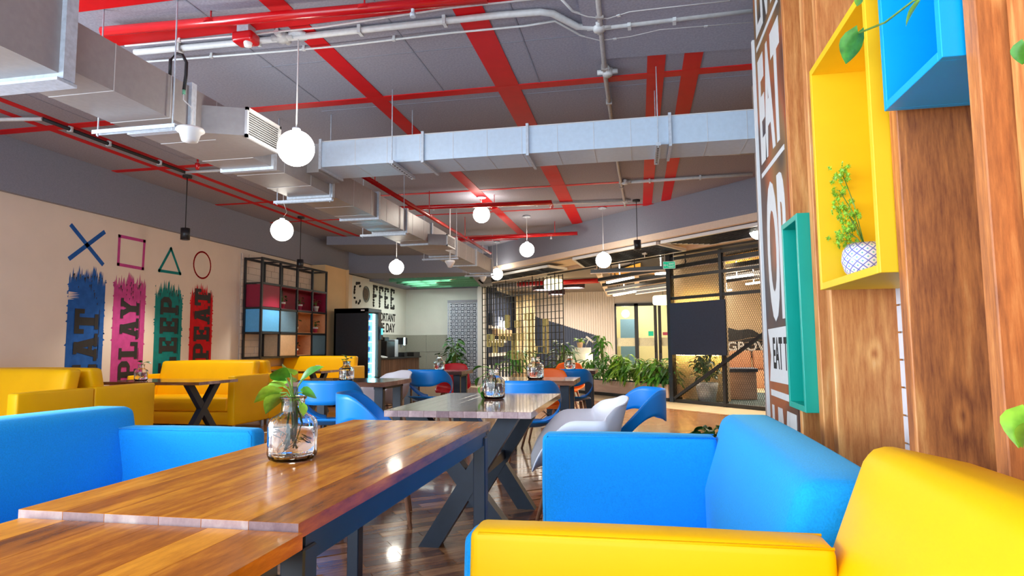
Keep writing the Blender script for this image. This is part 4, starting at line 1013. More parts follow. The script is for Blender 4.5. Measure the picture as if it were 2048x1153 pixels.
# ================================================================ VASES
def vase_parts(t, neck=1.0):
    R_ = .074
    prof = [(0, .004), (.060, .0), (.069, .006), (R_, .018), (R_, .040), (R_, .075), (R_, .105), (R_*.97, .118), (.062, .130), (.045, .139), (.037, .146), (.035, .160), (.035, .182), (.040, .187), (.041, .191), (.038, .193)]
    inner = [(.033, .190), (.032, .180), (.032, .160), (.034, .147), (.043, .136), (.060, .126), (R_*.97-.004, .115), (R_-.004, .104), (R_-.004, .040), (R_-.005, .020), (.062, .011), (0, .010)]
    b = MB(); b.lathe(prof+inner, (0, 0, 0), 64, rib=.010, nrib=16); b.build('glass_body', 'glass', t, smooth=True)
    b = MB(); b.lathe([(0, .0115), (.060, .0125), (.067, .022), (.0685, .040), (.0685, .098), (0, .098)], (0, 0, 0), 48, rib=.010, nrib=16); b.build('water', 'water', t, smooth=True)
def cutting(lb, loc, leaves, seed, scale=1.0, group='pothos cuttings in the vases', mats=('leaf2', 'leaf')):
    t = thing('pothos_cutting', lb, 'plant', loc); rnd = random.Random(seed); o = Vector(loc)
    for (az, el, ln, L_, W_, roll) in leaves:
        d = Vector((math.cos(az)*math.cos(el), math.sin(az)*math.cos(el), math.sin(el))); top = Vector((0, 0, .185*scale)); e_ = top+d*ln
        b = MB(); b.tube([o+Vector((rnd.uniform(-.02, .02), rnd.uniform(-.02, .02), .03+.04*rnd.random()))*scale, o+Vector((rnd.uniform(-.02, .02), rnd.uniform(-.02, .02), .11*scale)), o+top+d*.01, o+top+d*ln*.5+Vector((0, 0, .01)), o+e_], .0026*scale, 6); b.build('stem', 'stem', t)
        lf = make_leaf(rnd.choice(mats), t, L_, W_, .25, .3); lf.location = e_; lf.rotation_euler = leaf_rot(az+rnd.uniform(-.3, .3), el-.5+rnd.uniform(-.3, .2), roll)
    b = MB()
    for k in range(14):
        p = o+Vector((rnd.uniform(-.03, .03), rnd.uniform(-.03, .03), .05+.04*rnd.random()))*scale; pts = [p]
        for j in range(4): p = p+Vector((rnd.uniform(-.018, .018), rnd.uniform(-.018, .018), rnd.uniform(-.018, .012)))*scale; p.z = max(p.z, o.z+.02); pts.append(p)
        b.tube(pts, .0009*scale, 4)
    b.build('roots', 'root', t, kind='stuff')
    return t
v0 = thing('glass_vase', 'nearest ribbed glass bottle vase with pothos, on the long table', 'vase', (0, 0, 0), 0, 'ribbed glass bottle vases'); vase_parts(v0); index_kids(v0)
v0.location = (-1.06, 1.84, .7505)
def lv(*a): return a
cutting('pothos cutting with big variegated leaves in the nearest vase', (-1.06, 1.84, .751),
  [(-2.7, .45, .045, .085, .085, .5), (3.0, .8, .06, .07, .06, -.6), (-2.9, .15, .04, .075, .075, .3), (2.4, 1.1, .065, .07, .065, .6), (-1.4, 1.25, .085, .07, .055, -.5), (-.2, 1.05, .07, .085, .045, .9), (-.1, .5, .04, .07, .05, -.9), (-2.2, 1.2, .07, .07, .06, .8), (-.5, -.3, .05, .04, .03, 0), (-2.2, .9, .05, .055, .045, .2)], 11)
def more(loc, lb, plb, leaves, seed, s=1.0, mats=('leaf2', 'leaf')):
    c = copy_tree(v0); c.location = loc; c['label'] = lb; c.scale = (s, s, s); cutting(plb, loc, leaves, seed, s, mats=mats)
more((-.93, 4.08, .7505), 'ribbed glass vase on the X-legged middle table', 'pothos cutting trailing leaves to the left of the middle vase', [(3.1, .2, .09, .07, .055, .3), (3.0, -.5, .12, .06, .05, .2), (-2.8, -.9, .15, .06, .055, 0), (-3.0, -1.1, .17, .06, .05, .4), (-2.6, -1.1, .16, .05, .045, 0), (1.0, .9, .04, .05, .04, .2)], 5, mats=('leaf', 'leaf'))
more((-2.88, 6.0, .7505), 'ribbed glass vase on the left dark table', 'pothos sprig in the vase on the left dark table', [(2.6, 1.2, .05, .07, .05, .2), (-.5, .9, .04, .08, .06, .3), (-1.8, .8, .035, .07, .06, .1)], 6, mats=('leafd', 'leaf'))
more((-1.02, 6.36, .7505), 'ribbed glass vase on the centre right table', 'pothos sprig in the vase on the centre right table', [(2.6, .9, .06, .06, .05, .2), (.4, .9, .06, .06, .05, .2), (1.7, 1.3, .06, .05, .04, .2)], 8, 1.15, mats=('leafd', 'leafd'))
more((-.91, 8.6, .7505), 'ribbed glass vase on the farthest small table', 'pothos sprig in the vase on the farthest small table', [(2.6, .9, .05, .07, .05, .2), (.4, .9, .05, .07, .05, .2), (-1.7, 1.2, .04, .07, .05, .2)], 9, mats=('leaf', 'leaf2'))
more((-2.69, 8.45, .7505), 'ribbed glass vase on the pale topped table', 'pothos sprig in the vase on the pale topped table', [(2.6, .9, .04, .07, .05, .2), (.4, .9, .04, .07, .05, .2), (-1.7, 1.2, .04, .07, .05, .2)], 10, mats=('leafd', 'leafd'))
more((-5.88, 6.72, .7005), 'ribbed glass vase on the nearer booth table', 'pothos sprig in the vase on the nearer booth table', [(2.6, .9, .04, .07, .05, .2), (.2, .6, .06, .08, .06, .2), (-1.7, 1.2, .04, .08, .06, .2)], 12, mats=('leafd', 'leafd'))
p = (-5.12, 9.62, .7)
t = thing('coffee_cup', 'small white cup on the farther booth table', 'cup', p)
b = MB(); b.lathe([(0, 0), (.028, 0), (.034, .01), (.040, .085), (.037, .085), (.031, .012), (0, .008)], p, 20); b.build('cup_body', 'white', t)
b = MB(); b.tube([Vector(p)+Vector((.036+.022*math.sin(a*PI/8), 0, .045+.022*math.cos(a*PI/8))) for a in range(9)], .004, 6); b.build('handle', 'white', t)
# ================================================================ METAL SHELF
SX0, SX1, SY0, SY1, SZ0, SZ1 = -6.72, -6.36, 9.95, 12.28, .90, 2.63
sh = thing('wall_shelf', 'black metal grid shelf with coloured box panels on the brick panel', 'shelf', (SX0, SY0, SZ0))
ny, nz = 4, 4
def sy(k): return SY0+(SY1-SY0)*k/ny
def sz(k): return SZ1-(SZ1-SZ0)*k/nz
r = .018
for k in range(ny+1):
    b = MB(); b.box(SX1-2*r, SX1, sy(k)-r, sy(k)+r, SZ0, SZ1+r); b.build('post', 'black', sh)
    b = MB(); b.box(SX0, SX0+2*r, sy(k)-r, sy(k)+r, SZ0, SZ1+r); b.build('post', 'black', sh)
    for j in range(nz+1): b = MB(); b.box(SX0, SX1-r, sy(k)-r*.7, sy(k)+r*.7, sz(j)-r*.7, sz(j)+r*.7); b.build('cross_bar', 'black', sh)
for j in range(nz+1):
    for x in (SX1-2*r, SX0): b = MB(); b.box(x, x+2*r, SY0, SY1, sz(j)-r, sz(j)+r); b.build('rail', 'black', sh)
def cell(c0, c1, r0_, mat, nm, open_=True, x1=None):
    x1 = x1 or SX1-.02; y0, y1 = sy(c0)+r, sy(c1)-r; z1, z0 = sz(r0_)-r, sz(r0_+1)+r; t = .012
    if open_:
        p = MB(); p.box(SX0+.01, SX0+.022, y0+t, y1-t, z0+t, z1-t); p.box(SX0+.01, x1, y0, y0+t, z0+t, z1-t); p.box(SX0+.01, x1, y1-t, y1, z0+t, z1-t); p.box(SX0+.01, x1, y0, y1, z0, z0+t); p.box(SX0+.01, x1, y0, y1, z1-t, z1); return p.build(nm, mat, sh)
    p = MB(); p.box(SX0+.01, x1, y0, y1, z0, z1); o = p.build(nm, mat, sh)
    p = MB(); p.box(x1, x1+.012, y0+.012, y1-.012, z0+.012, z1-.012); p.build('door', mat, o); return o
for k, (c0, c1, rr, m_, nm, op) in enumerate([(0, 1, 1, 'crim', 'crimson_cabinet', False), (1, 4, 1, 'crim', 'crimson_open_box', True), (0, 1, 2, 'skyp', 'sky_blue_cabinet', False), (1, 2, 2, 'slate', 'slate_blue_cabinet', False), (2, 4, 2, 'peach', 'peach_open_box', True), (1, 2, 3, 'tan', 'tan_cabinet', False), (2, 3, 3, 'peach', 'peach_open_box', True), (3, 4, 3, 'slate', 'slate_blue_cabinet', False)]): cell(c0, c1, rr, m_, nm, op)
rnd = random.Random(9)
def small_pot(lb, y, z, mat, x=-6.46, s=1.0, n=9, band='white'):
    t = thing('potted_plant', lb, 'plant', (x, y, z), 0, 'little potted plants on the metal shelf')
    b = MB(); b.lathe([(0, 0), (.036*s, 0), (.050*s, .085*s), (.055*s, .085*s), (.056*s, .115*s), (.05*s, .115*s), (.045*s, .10*s), (0, .10*s)], (x, y, z), 18); pt = b.build('pot', mat, t)
    b = MB(); b.lathe([(.0515*s, .083*s), (.0575*s, .083*s), (.0585*s, .117*s), (.052*s, .117*s)], (x, y, z), 18); b.build('rim', 'white', t)
    f = None; b = MB()
    for k in range(n):
        a = rnd.random()*2*PI; h_ = .05+.10*rnd.random(); q = Vector((x+.06*math.cos(a)*rnd.random(), y+.10*math.sin(a), z+.11*s+h_)); b.tube([(x, y, z+.1*s), (x+(q.x-x)*.4, y+(q.y-y)*.4, q.z), q], .002, 4)
        if f is None: f = make_leaf('leafd', t, .06, .045); c = f
        else: c = inst(f, 'leaf', t)
        c.location = q-Vector((x, y, z)); c.rotation_euler = leaf_rot(a, -.4*rnd.random())
    b.build('stems', 'stem', t)
z2, z3, z4 = sz(2)+.03, sz(3)+.03, sz(4)+.03
small_pot('pink and white pot with a sprig, leftmost in the crimson box', 10.75, z2, 'pinkpot')
small_pot('pink and white pot, middle one in the crimson box', 11.37, z2, 'pinkpot', s=.95)
small_pot('white speckled pot, rightmost in the crimson box', 12.02, z2, 'white', s=.95)
small_pot('small white pot with leafy plant at the left of the peach box', 11.24, z3, 'white', s=.85)
small_pot('pink dotted pot with plant spilling out at the right of the peach box', 12.0, z3, 'pinkpot', n=14)
small_pot('pink pot with plant in the lower peach box', 11.24, z4, 'pinkpot')

# ================================================================ VENDING FRIDGE
fr = thing('vending_fridge', 'tall black vending fridge with a glowing blue glass front', 'fridge', (-5.9, 12.8, 0))
fx0, fx1, fy0, fy1, fh = -6.26, -5.50, 12.42, 13.12, 1.875
b = MB(); b.box(fx0, fx1-.06, fy0, fy0+.03, .05, fh); b.box(fx0, fx1-.06, fy1-.03, fy1, .05, fh); b.box(fx0, fx0+.04, fy0, fy1, .05, fh); b.box(fx0, fx1-.06, fy0, fy1, fh-.10, fh); b.box(fx0, fx1-.06, fy0, fy1, .05, .42); b.build('body', 'black', fr)
b = MB(); b.box(fx1-.06, fx1, fy0, fy0+.04, .05, fh); b.box(fx1-.06, fx1, fy1-.16, fy1, .05, fh); b.box(fx1-.06, fx1, fy0, fy1, fh-.07, fh); b.box(fx1-.06, fx1, fy0, fy1, .05, .42); dr = b.build('door', 'black', fr)
b = MB(); b.box(fx1-.03, fx1-.026, fy0+.04, fy1-.16, .42, fh-.07); b.build('door_glass', 'pane', dr)
b = MB(); b.box(fx0+.04, fx0+.05, fy0+.03, fy1-.03, .42, fh-.1); b.box(fx0+.05, fx1-.08, fy1-.17, fy1-.165, .42, fh-.1); b.build('lit_lining', 'cool', fr)
b = MB(); b.box(fx1-.09, fx1-.07, fy1-.26, fy1-.165, .44, fh-.09); b.build('light_tube', 'coolw', fr)
b = MB(); b.box(fx1-.001, fx1+.004, fy0+.02, fy1-.03, fh-.065, fh-.01); b.build('header', 'slate', fr)
b = MB(); b.box(fx1, fx1+.05, fy1-.13, fy1-.02, 1.22, 1.50); pd = b.build('payment_pad', 'black', fr)
b = MB(); b.box(fx1+.05, fx1+.053, fy1-.11, fy1-.04, 1.33, 1.46); b.build('screen', 'cool', pd)
b = MB(); b.box(fx1, fx1+.006, fy0+.12, fy1-.2, .14, .30); b.build('collection_flap', 'green', fr)
b = MB(); b.box(fx1-.16, fx1-.08, fy0-.003, fy0, fh-.055, fh-.03); b.build('sticker', 'white', fr)
sl = None; pkt = None
for k in range(6):
    z = .50+k*.225
    if sl is None: b = MB(); b.box(fx0+.05, fx1-.09, fy0+.035, fy1-.17, z-.012, z); sl = b.build('shelf', 'coolw', fr)
    else: inst(sl, 'shelf', fr, (0, 0, k*.225))
n = 0
for k in range(6):
    for j in range(3):
        z = .50+k*.225
        if pkt is None:
            b = MB(); b.rbox(-.05, .05, -.06, .06, 0, .13, .02, 2); pkt = b.build('packet', plain('blue_packet', (.02, .08, .26), .5, var=.4, scale=20), None, smooth='auto'); c = pkt
        else: c = bpy.data.objects.new('packet', pkt.data); COL.objects.link(c)
        c.location = (fx1-.17-(j == 1)*.02, fy0+.12+j*.15, z+.001)
        tag(c, 'blue snack packet on the %s shelf of the vending fridge, %s' % (('lowest', 'second lowest', 'third', 'fourth', 'second highest', 'highest')[k], ('near side', 'middle', 'far side')[j]), 'packet', 'snack packets in the vending fridge')

# ================================================================ COFFEE COUNTER
cn = thing('counter_cabinet', 'ribbed brown wooden cabinet of the coffee counter', 'cabinet', (-6.4, 16.0, 0))
b = MB(); b.box(-6.73, -6.13, 14.4, 17.35, .05, .748); b.build('cabinet_body', 'cab', cn)
rb = None
for k in range(64):
    y = 14.42+k*.0457
    if rb is None: b = MB(); b.box(-6.13, -6.118, y, y+.030, .06, .74); rb = b.build('slat', 'cab', cn); y_0 = y
    else: inst(rb, 'slat', cn, (0, y-y_0, 0))
b = MB(); b.box(-6.73, -6.08, 14.38, 17.4, .75, .79); tag(b.build('worktop', 'counter'), 'black worktop of the coffee counter', 'worktop')
b = MB(); b.box(-6.725, -6.12, 16.9, 17.4, .791, .90); tag(b.build('dark_box', 'counter'), 'low dark box at the far right end of the coffee counter worktop', 'cabinet')
cm = thing('coffee_machine', 'black and steel coffee machine on the counter', 'coffee machine', (-6.4, 15.9, .791))
b = MB(); b.rbox(-6.68, -6.30, 15.4, 15.95, .791, 1.205, .01, 1); b.build('body', 'black', cm)
b = MB(); b.rbox(-6.66, -6.30, 15.95, 16.2, .791, 1.25, .01, 1); b.build('side_housing', 'galv', cm)
b = MB(); b.rbox(-6.36, -6.12, 16.2, 16.4, 1.12, 1.30, .015, 2); hd = b.build('brew_head', 'black', cm)
b = MB(); b.box(-6.15, -6.115, 16.19, 16.22, 1.1, 1.30); b.build('light_bar', 'coolw', cm)
b = MB(); b.box(-6.40, -6.13, 16.2, 16.42, .791, .90); b.build('drip_tray', 'black', cm)
b = MB(); b.tube([(-6.25, 16.3, 1.12), (-6.25, 16.3, 1.04)], .03, 10); b.build('spout', 'galv', cm)
b = MB(); b.rbox(-6.62, -6.40, 15.5, 15.8, 1.2055, 1.31, .01, 1); bx_ = b.build('small_speaker', 'black'); tag(bx_, 'small black box on top of the coffee machine', 'box')
b = MB(); b.lathe([(0, 1.312), (.03, 1.312), (.03, 1.31)], (0, 0, 0), 12); b.T = None; b.build('dial', 'slate', bx_) if False else b.bm.free()
b = MB(); b.rbox(-6.70, -6.55, 14.95, 15.2, .791, 1.04, .01, 1); tag(b.build('grey_canister', 'slate'), 'grey canister left of the coffee machine', 'container')
t = thing('white_cup', 'small white bottle near the left end of the counter', 'bottle', (-6.35, 14.5, .791)); b = MB(); b.lathe([(0, 0), (.03, 0), (.03, .09), (.012, .11), (.012, .14), (0, .14)], (-6.35, 14.5, .791), 14); b.build('bottle_body', 'white', t)
b = MB(); b.grid(lambda u, v: Vector((-6.42+.28*u, 14.75+.34*v, .796+.05*math.sin(3*u+2)*math.sin(PI*v)+.02*math.sin(9*v)+.03*math.sin(PI*u))), 10, 10)
tag(b.build('cloth', 'white', smooth=True, solid=.006), 'crumpled white cloth on the coffee counter', 'cloth')

# ================================================================ PERFORATED SCREEN
X0s, Ys, Z0s, Z1s = -5.34, 17.55, .0, 2.30
ps = thing('perforated_screen', 'pale grey screen of square cut-outs in the corner behind the red chair', 'screen', (X0s, Ys, 0))
b = MB(); b.box(X0s, -4.46, Ys-.02, Ys+.04, Z1s, Z1s+.07); b.build('top_rail', 'beam', ps)
b = MB(); b.box(X0s, X0s+.02, Ys-.012, Ys+.012, Z0s, Z1s); b.box(-4.48, -4.46, Ys-.012, Ys+.012, Z0s, Z1s); b.build('side_rail', 'screen', ps)
cw = .176; tile = None
for i in range(5):
    for j in range(13):
        x = X0s+i*cw; z = Z1s-(j+1)*cw
        if tile is None:
            b = MB(); c = cw; w2 = .018
            R_ = lambda x0, x1, z0_, z1_: b.box(x0, x1, -.01, .01, z0_, z1_)
            a0, a1 = .14*c, .86*c
            g_ = .10*c
            m0, m1 = .5*c-g_*.9, .5*c+g_*.9
            R_(a0, a1, a0, a0+w2); R_(a0, a1, a1-w2, a1); R_(a0, a0+w2, a0+w2, a1-w2); R_(a1-w2, a1, a0+w2, a1-w2)
            R_(0, a0, m0, m1); R_(a1, c, m0, m1); R_(m0, m1, .051*c, a0); R_(m0, m1, a1, .949*c)
            R_(.36*c, .64*c, .36*c, .64*c); R_(.36*c, .64*c, .28*c, .34*c) if False else None
            R_(a0, .36*c, m0+.01, m1-.01); R_(.64*c, a1, m0+.01, m1-.01)
            R_(0, .05*c, .05*c, .95*c); R_(.95*c, c, .05*c, .95*c); R_(0, c, 0, .05*c); R_(0, c, .95*c, c)
            tile = b.build('lattice_tile', 'screen', None); tile.parent = ps; tile.location = (x-X0s, 0, z)
        else: inst(tile, 'lattice_tile', ps, (x-X0s, 0, z))
b = MB(); b.box(X0s, -4.46, 17.80, 17.82, 0, 2.3); tag(b.build('screen_backing', 'navyp'), 'dark panel standing behind the perforated screen', 'panel')

# leafy plants
def leafy(lb, loc, h_, rad, n, mat, L_=.12, W_=.05, pot=None, seed=1, name='leafy_plant', droop=.6, group=None, base=.0, pr=.16, ph=.34):
    rnd = random.Random(seed); t = thing(name, lb, 'plant', loc, 0, group); o = Vector(loc); f = None
    if pot:
        b = MB(); b.lathe([(0, 0), (pr*.72, 0), (pr*.98, ph*.8), (pr, ph), (pr*.9, ph), (pr*.88, ph*.93), (0, ph*.93)], o, 24); b.build('pot', pot, t); base = ph
    b = MB()
    for k in range(n):
        a = rnd.random()*2*PI; hh = h_*(.15+.85*rnd.random()); rr = rad*(.35+.65*rnd.random())*(1-.3*hh/h_)
        q = o+Vector((rr*math.cos(a), rr*math.sin(a), base+hh)); b.tube([o+Vector((0, 0, base)), o+Vector((rr*.3*math.cos(a), rr*.3*math.sin(a), base+hh*.7)), q], .004, 4)
        if f is None: f = make_leaf(mat, t, L_, W_, .2, droop, .9); c = f
        else: c = inst(f, 'leaf', t); s = .7+.6*rnd.random(); c.scale = (s, s, s)
        c.location = q-o; c.rotation_euler = leaf_rot(a+rnd.uniform(-.5, .5), rnd.uniform(-.5, .6), rnd.uniform(-.5, .5))
    b.build('stems', 'stem', t); return t
leafy('dark leafy plant in front of the perforated screen', (-4.95, 16.9, 0), .95, .32, 90, 'leafd', .16, .09, 'white', 21)
# ================================================================ LOUNGE BEHIND THE PARTITION LINE
BY = 22.0
b = MB(); b.box(-4.5, -4.28, 17.78, BY, 0, 3.1); lw = struct(b.build('wall_left', 'wallwhite'), 'left side wall of the reception with navy and cream slats', 'wall')
b = MB(); b.box(-4.5, -.74, BY, BY+.2, 0, 3.1); b.box(-.74, 1.12, BY, BY+.2, 2.45, 3.1); b.box(1.12, 6.5, BY, BY+.2, 0, 3.1); bw_ = struct(b.build('wall_back', 'slatw'), 'white ribbed wall behind the reception with a navy diagonal', 'wall')
# ribs: white above, navy below a sloping line
def by(px, py): p = at_y(px, py, BY); return p.x, p.z
(xa, za), (xb_, zb_) = by(1050, 628), by(1196, 673)
rw = rn = None
x = -4.2; 
while x < -.82:
    zc = za+(zb_-za)*(x-xa)/(xb_-xa) if x < xb_ else 0
    if zc > .05:
        b = MB(); b.box(x, x+.055, BY-.03, BY, .0, zc); b.build('navy_rib', 'slatb', bw_)
        b = MB(); b.box(x-.01, x+.07, BY-.008, BY, .0, zc); b.build('navy_panel', 'slatb', bw_)
    b = MB(); b.box(x, x+.055, BY-.025, BY, zc, 3.0); b.build('white_rib', 'slatw', bw_)
    x += .08
y = 17.85; k = 0
while y < 21.9:
    b = MB(); b.box(-4.28, -4.22, y, y+.10, .5 if k % 2 else 0, 3.0 if y < 19 else 2.75); b.build('navy_slat', 'slatb', lw); y += .26; k += 1
for z in (.75, 1.15, 1.55): b = MB(); b.box(-4.22, -4.12, 17.85, 20.0, z, z+.10); b.build('shelf_ledge', 'slatw', lw)
b = MB(); b.box(-4.28, -4.10, 17.9, 18.3, 1.62, 2.0); b.build('dark_box', 'navyp', lw)
# wavy cream column with brush texture
b = MB(); b.grid(lambda u, v: Vector((-4.05+.62*u, 21.2+.12*math.sin(9*u)+.05*math.sin(14*v+4*u), 2.75*v)), 30, 30)
co_ = tag(b.build('wavy_column', plain('cream_scaled_column', (.80, .66, .42), .6, var=.3, scale=14, bump=.5), smooth=True, solid=.05), 'glowing cream wavy panel beside the reception sign', 'panel')
sg = thing('wall_sign', 'white glowing script sign above a wooden shelf behind the grid', 'sign', (-4.0, 20.0, 1.7))
mt_ = Matrix(((0, 0, 1, -4.05), (1, 0, 0, 0), (0, 1, 0, 0), (0, 0, 0, 1)))
text_part('Indiqube', 'ledw', sg, Matrix.Translation((.0, 18.5, 1.62)) @ mt_, .42, .95, bold=.004)
b = MB(); b.box(-4.28, -4.06, 18.4, 20.6, 1.36, 1.56); b.build('shelf_box', 'tan', sg)
# lounge ceiling, red beam, open baffles
b = MB(); b.prism([dg(-7.4, .05), dg(-1.0, .05), (-.4, 22), (-4.5, 22), (-4.5, 17.8)], 2.88, 2.95); struct(b.build('ceiling', 'lounge'), 'taupe ceiling over the reception', 'ceiling')
b = MB(); b.prism([(-.4, 22), dg(-1.0, .05), dg(4, .05), (9, 14), (9, 22)], 2.84, 2.95); struct(b.build('ceiling', 'darkceil'), 'dark open ceiling over the lounge', 'ceiling')
b = MB(); b.tube([(-3.3, 17.6, 2.78), (-1.0, 17.3, 2.80)], .07, 12); tag(b.build('red_duct_pipe', 'redpipe'), 'thick red pipe under the reception ceiling', 'pipe')
# ivory soffit with black recessed grilles between the drop beam and the partition
sf = MB(); sf.prism([dg(-7.6, -1.41), dg(4.0, -1.41), dg(4.0, .0), dg(-7.6, .0)], 2.86, 2.90); sfo = struct(sf.build('ceiling', 'soffit'), 'ivory sloping soffit with black recessed grilles', 'ceiling')
b = MB(); b.prism([dg(-7.6, -1.41), dg(4.0, -1.41), dg(4.0, -1.33), dg(-7.6, -1.33)], 2.79, 2.86); b.prism([dg(-7.6, -.10), dg(4, -.10), dg(4, 0), dg(-7.6, 0)], 2.79, 2.86)
def inset(u0, u1, v0, v1, s0=.35, s1=-.35):
    g_ = thing('ceiling_grille', 'black wavy ceiling grille with a pale rim, %s' % ('right one, next to the banner pillar' if u0 > 1 else ('middle one, behind the right globe lamp' if u0 > -2.4 else 'left one, above the grid partition')), 'ceiling panel', (*dg(u0, v0), 2.78))
    q = MB(); q.prism([dg(u0+s0, v0), dg(u1, v0), dg(u1+s1, v1), dg(u0, v1)], 2.775, 2.785); q.build('backing', 'black', g_)
    rm = MB(); P = [dg(u0+s0, v0), dg(u1, v0), dg(u1+s1, v1), dg(u0, v1)]
    for a, c in zip(P, P[1:]+P[:1]): rm.bar((a[0], a[1], 2.765), (c[0], c[1], 2.765), .05, .05)
    rm.build('rim', 'white', g_)
    f = None
    for k in range(9):
        v = v0+(v1-v0)*(k+.5)/9; q = MB(); kk = (v-v0)/(v1-v0)
        ua, ub = u0+s0*(1-kk)+.03, u1+s1*kk-.03; nn = 30
        for j in range(nn):
            a = dg(ua+(ub-ua)*j/nn, v+.02*math.sin(j*1.3)); c = dg(ua+(ub-ua)*(j+1)/nn, v+.02*math.sin(j*1.3+1.3)); q.bar((a[0], a[1], 2.755), (c[0], c[1], 2.755), .012, .03)
        q.build('wavy_slat', 'black', g_)
b.box(0, .001, 0, .001, 2.8, 2.801); b.build('edge_band', 'soffit', sfo)
inset(1.4, 4.0, -1.25, -.45, -.35, 0); inset(-2.2, .95, -1.25, -.25, .9, -.30); inset(-6.4, -2.5, -1.0, -.35, .9, -.2)
p = at_z(1289, 508, 2.74); b = MB(); b.lathe([(0, 0), (.045, -.01), (.05, .03), (0, .03)], p, 12); b.tube([p, p-Vector((0, 0, .06))], .008, 6); tag(b.build('smoke_sensor', 'white'), 'small white sprinkler on the middle black ceiling grille', 'sprinkler')
# black baffles with led tubes
ZBF = 2.5
def zline(p, q, ext=None):
    a, c = at_z(*p, ZBF), at_z(*q, ZBF)
    if ext: c = at_z(ext, q[1]+(q[1]-p[1])*(ext-q[0])/(q[0]-p[0]), ZBF)
    return a, c
for k, (p, q, ext) in enumerate([((1182, 548), (1281, 543), 1330), ((1198, 564), (1334, 542), 1535), ((1206, 574), (1334, 555), 1535), ((1212, 584), (1334, 565), 1535), ((1216, 590), (1334, 574), 1535), ((1272, 589), (1334, 581), 1535)]):
    a, c = zline(p, q, ext)
    t = thing('ceiling_baffle', 'black metal ceiling baffle over the lounge, %s' % ('highest and shortest, above the glass door', 'second from the top', 'third from the top', 'third from the bottom', 'second from the bottom', 'lowest one right of the door head')[k], 'ceiling baffle', a, 0, 'black ceiling baffles over the lounge')
    b = MB(); b.bar(a+Vector((0, 0, .04)), c+Vector((0, 0, .04)), .06, .08); b.build('beam', 'black', t)
    b = MB(); b.bar(a+Vector((-.01, -.036, -.002)), c+Vector((0, -.036, -.002)), .012, .02); b.build('pale_edge', 'soffit', t)
    for f_ in (.1, .6): h_ = a.lerp(c, f_); b = MB(); b.tube([h_+Vector((0, 0, .08)), (h_.x, h_.y, 2.86)], .012, 5); b.build('hanger', 'black', t)
for k, (p, q) in enumerate([((1215, 564), (1266, 553)), ((1228, 590), (1270, 582)), ((1444, 556), (1505, 548)), ((1493, 567), (1522, 563)), ((1444, 581), (1462, 579)), ((1310, 546), (1334, 545))]):
    a, c = zline(p, q); b = MB(); b.bar(a-Vector((0, 0, .02)), c-Vector((0, 0, .02)), .06, .04); b.tube([a.lerp(c, .5), (a.lerp(c, .5).x, a.lerp(c, .5).y, 2.86)], .01, 5)
    tag(b.build('led_tube', 'ledw'), ('bright LED tube, longest on the left under the baffles', 'low LED tube farther back, left of the door', 'long bright LED tube upper left behind the mesh', 'bright LED tube at the far right behind the mesh', 'short LED tube lower behind the mesh', 'short LED tube just left of the black frame post')[k], 'lamp', 'LED tubes over the lounge')
for k, (p, q) in enumerate([((1194, 540), (1218, 592)), ((1272, 548), (1276, 588)), ((1215, 548), (1200, 540))][:2]):
    a, c = at_z(*p, 2.66), at_z(*q, 2.66); b = MB(); b.bar(a, c, .12, .05); b.tube([a, (a.x, a.y, 2.86)], .01, 5); tag(b.build('ceiling_rail', 'soffit'), 'pale rail crossing above the black baffles, %s' % ('left', 'right')[k], 'ceiling rail')
for (P4, lb) in ((((1215, 548), (1281, 527), (1281, 540), (1240, 551)), 'large amber ceiling patch left of the exit sign'), (((1288, 540), (1315, 541), (1315, 549), (1288, 549)), 'small amber ceiling patch beside the exit sign'), (((1446, 515), (1525, 500), (1525, 528), (1450, 540)), 'amber ceiling patch at the right behind the mesh')):
    b = MB(); pts = [at_z(*p, 2.80) for p in P4]; b.prism([(p.x, p.y) for p in pts], 2.80, 2.815); tag(b.build('ceiling_patch', 'yellowc'), lb, 'ceiling panel')
# petal and drum lamps of the reception
def drum(px, py, y, lb, r_=.25, hh=.26):
    p = at_y(px, py, y); t = thing('pleated_lamp', lb, 'lamp', p, 0, 'pleated cream lamps'); b = MB(); b.lathe([(0, -hh/2), (r_*.9, -hh/2), (r_, -hh*.35), (r_, hh*.35), (r_*.9, hh/2), (0, hh/2)], p, 48, rib=.03, nrib=16); b.build('shade', 'lampy', t)
    b = MB(); b.tube([p+Vector((0, 0, hh/2)), (p.x, p.y, 2.9)], .008, 5); b.build('cord', 'dark', t)
drum(1107, 569, 17.0, 'pleated cream drum lamp over the reception behind the grid'); drum(1326, 601, 20.0, 'pleated cream lamp above the glass door', .30, .28); drum(1505, 594, 19.0, 'pleated cream lamp behind the mesh at the right', .36, .22)
for px, py, y, lb in ((1088, 581, 18.6, 'left plum hexagonal lamp with a bright underside'), (1146, 577, 18.2, 'right plum hexagonal lamp with a bright underside'), (1113, 590, 19.6, 'small plum hexagonal lamp between the two others')):
    p = at_y(px, py, y); r_ = .34 if 'small' not in lb else .26; t = thing('hexagonal_lamp', lb, 'lamp', p, 0, 'plum hexagonal lamps')
    b = MB(); b.lathe([(r_, 0), (r_, .16), (0, .16)], p, 6); b.build('shade', 'plum', t); b = MB(); b.lathe([(0, .02), (r_*.96, .02)], p, 6); b.build('diffuser', 'ledw', t)
    b = MB(); b.tube([p+Vector((0, 0, .16)), (p.x, p.y, 2.89)], .008, 5); b.build('cord', 'dark', t)

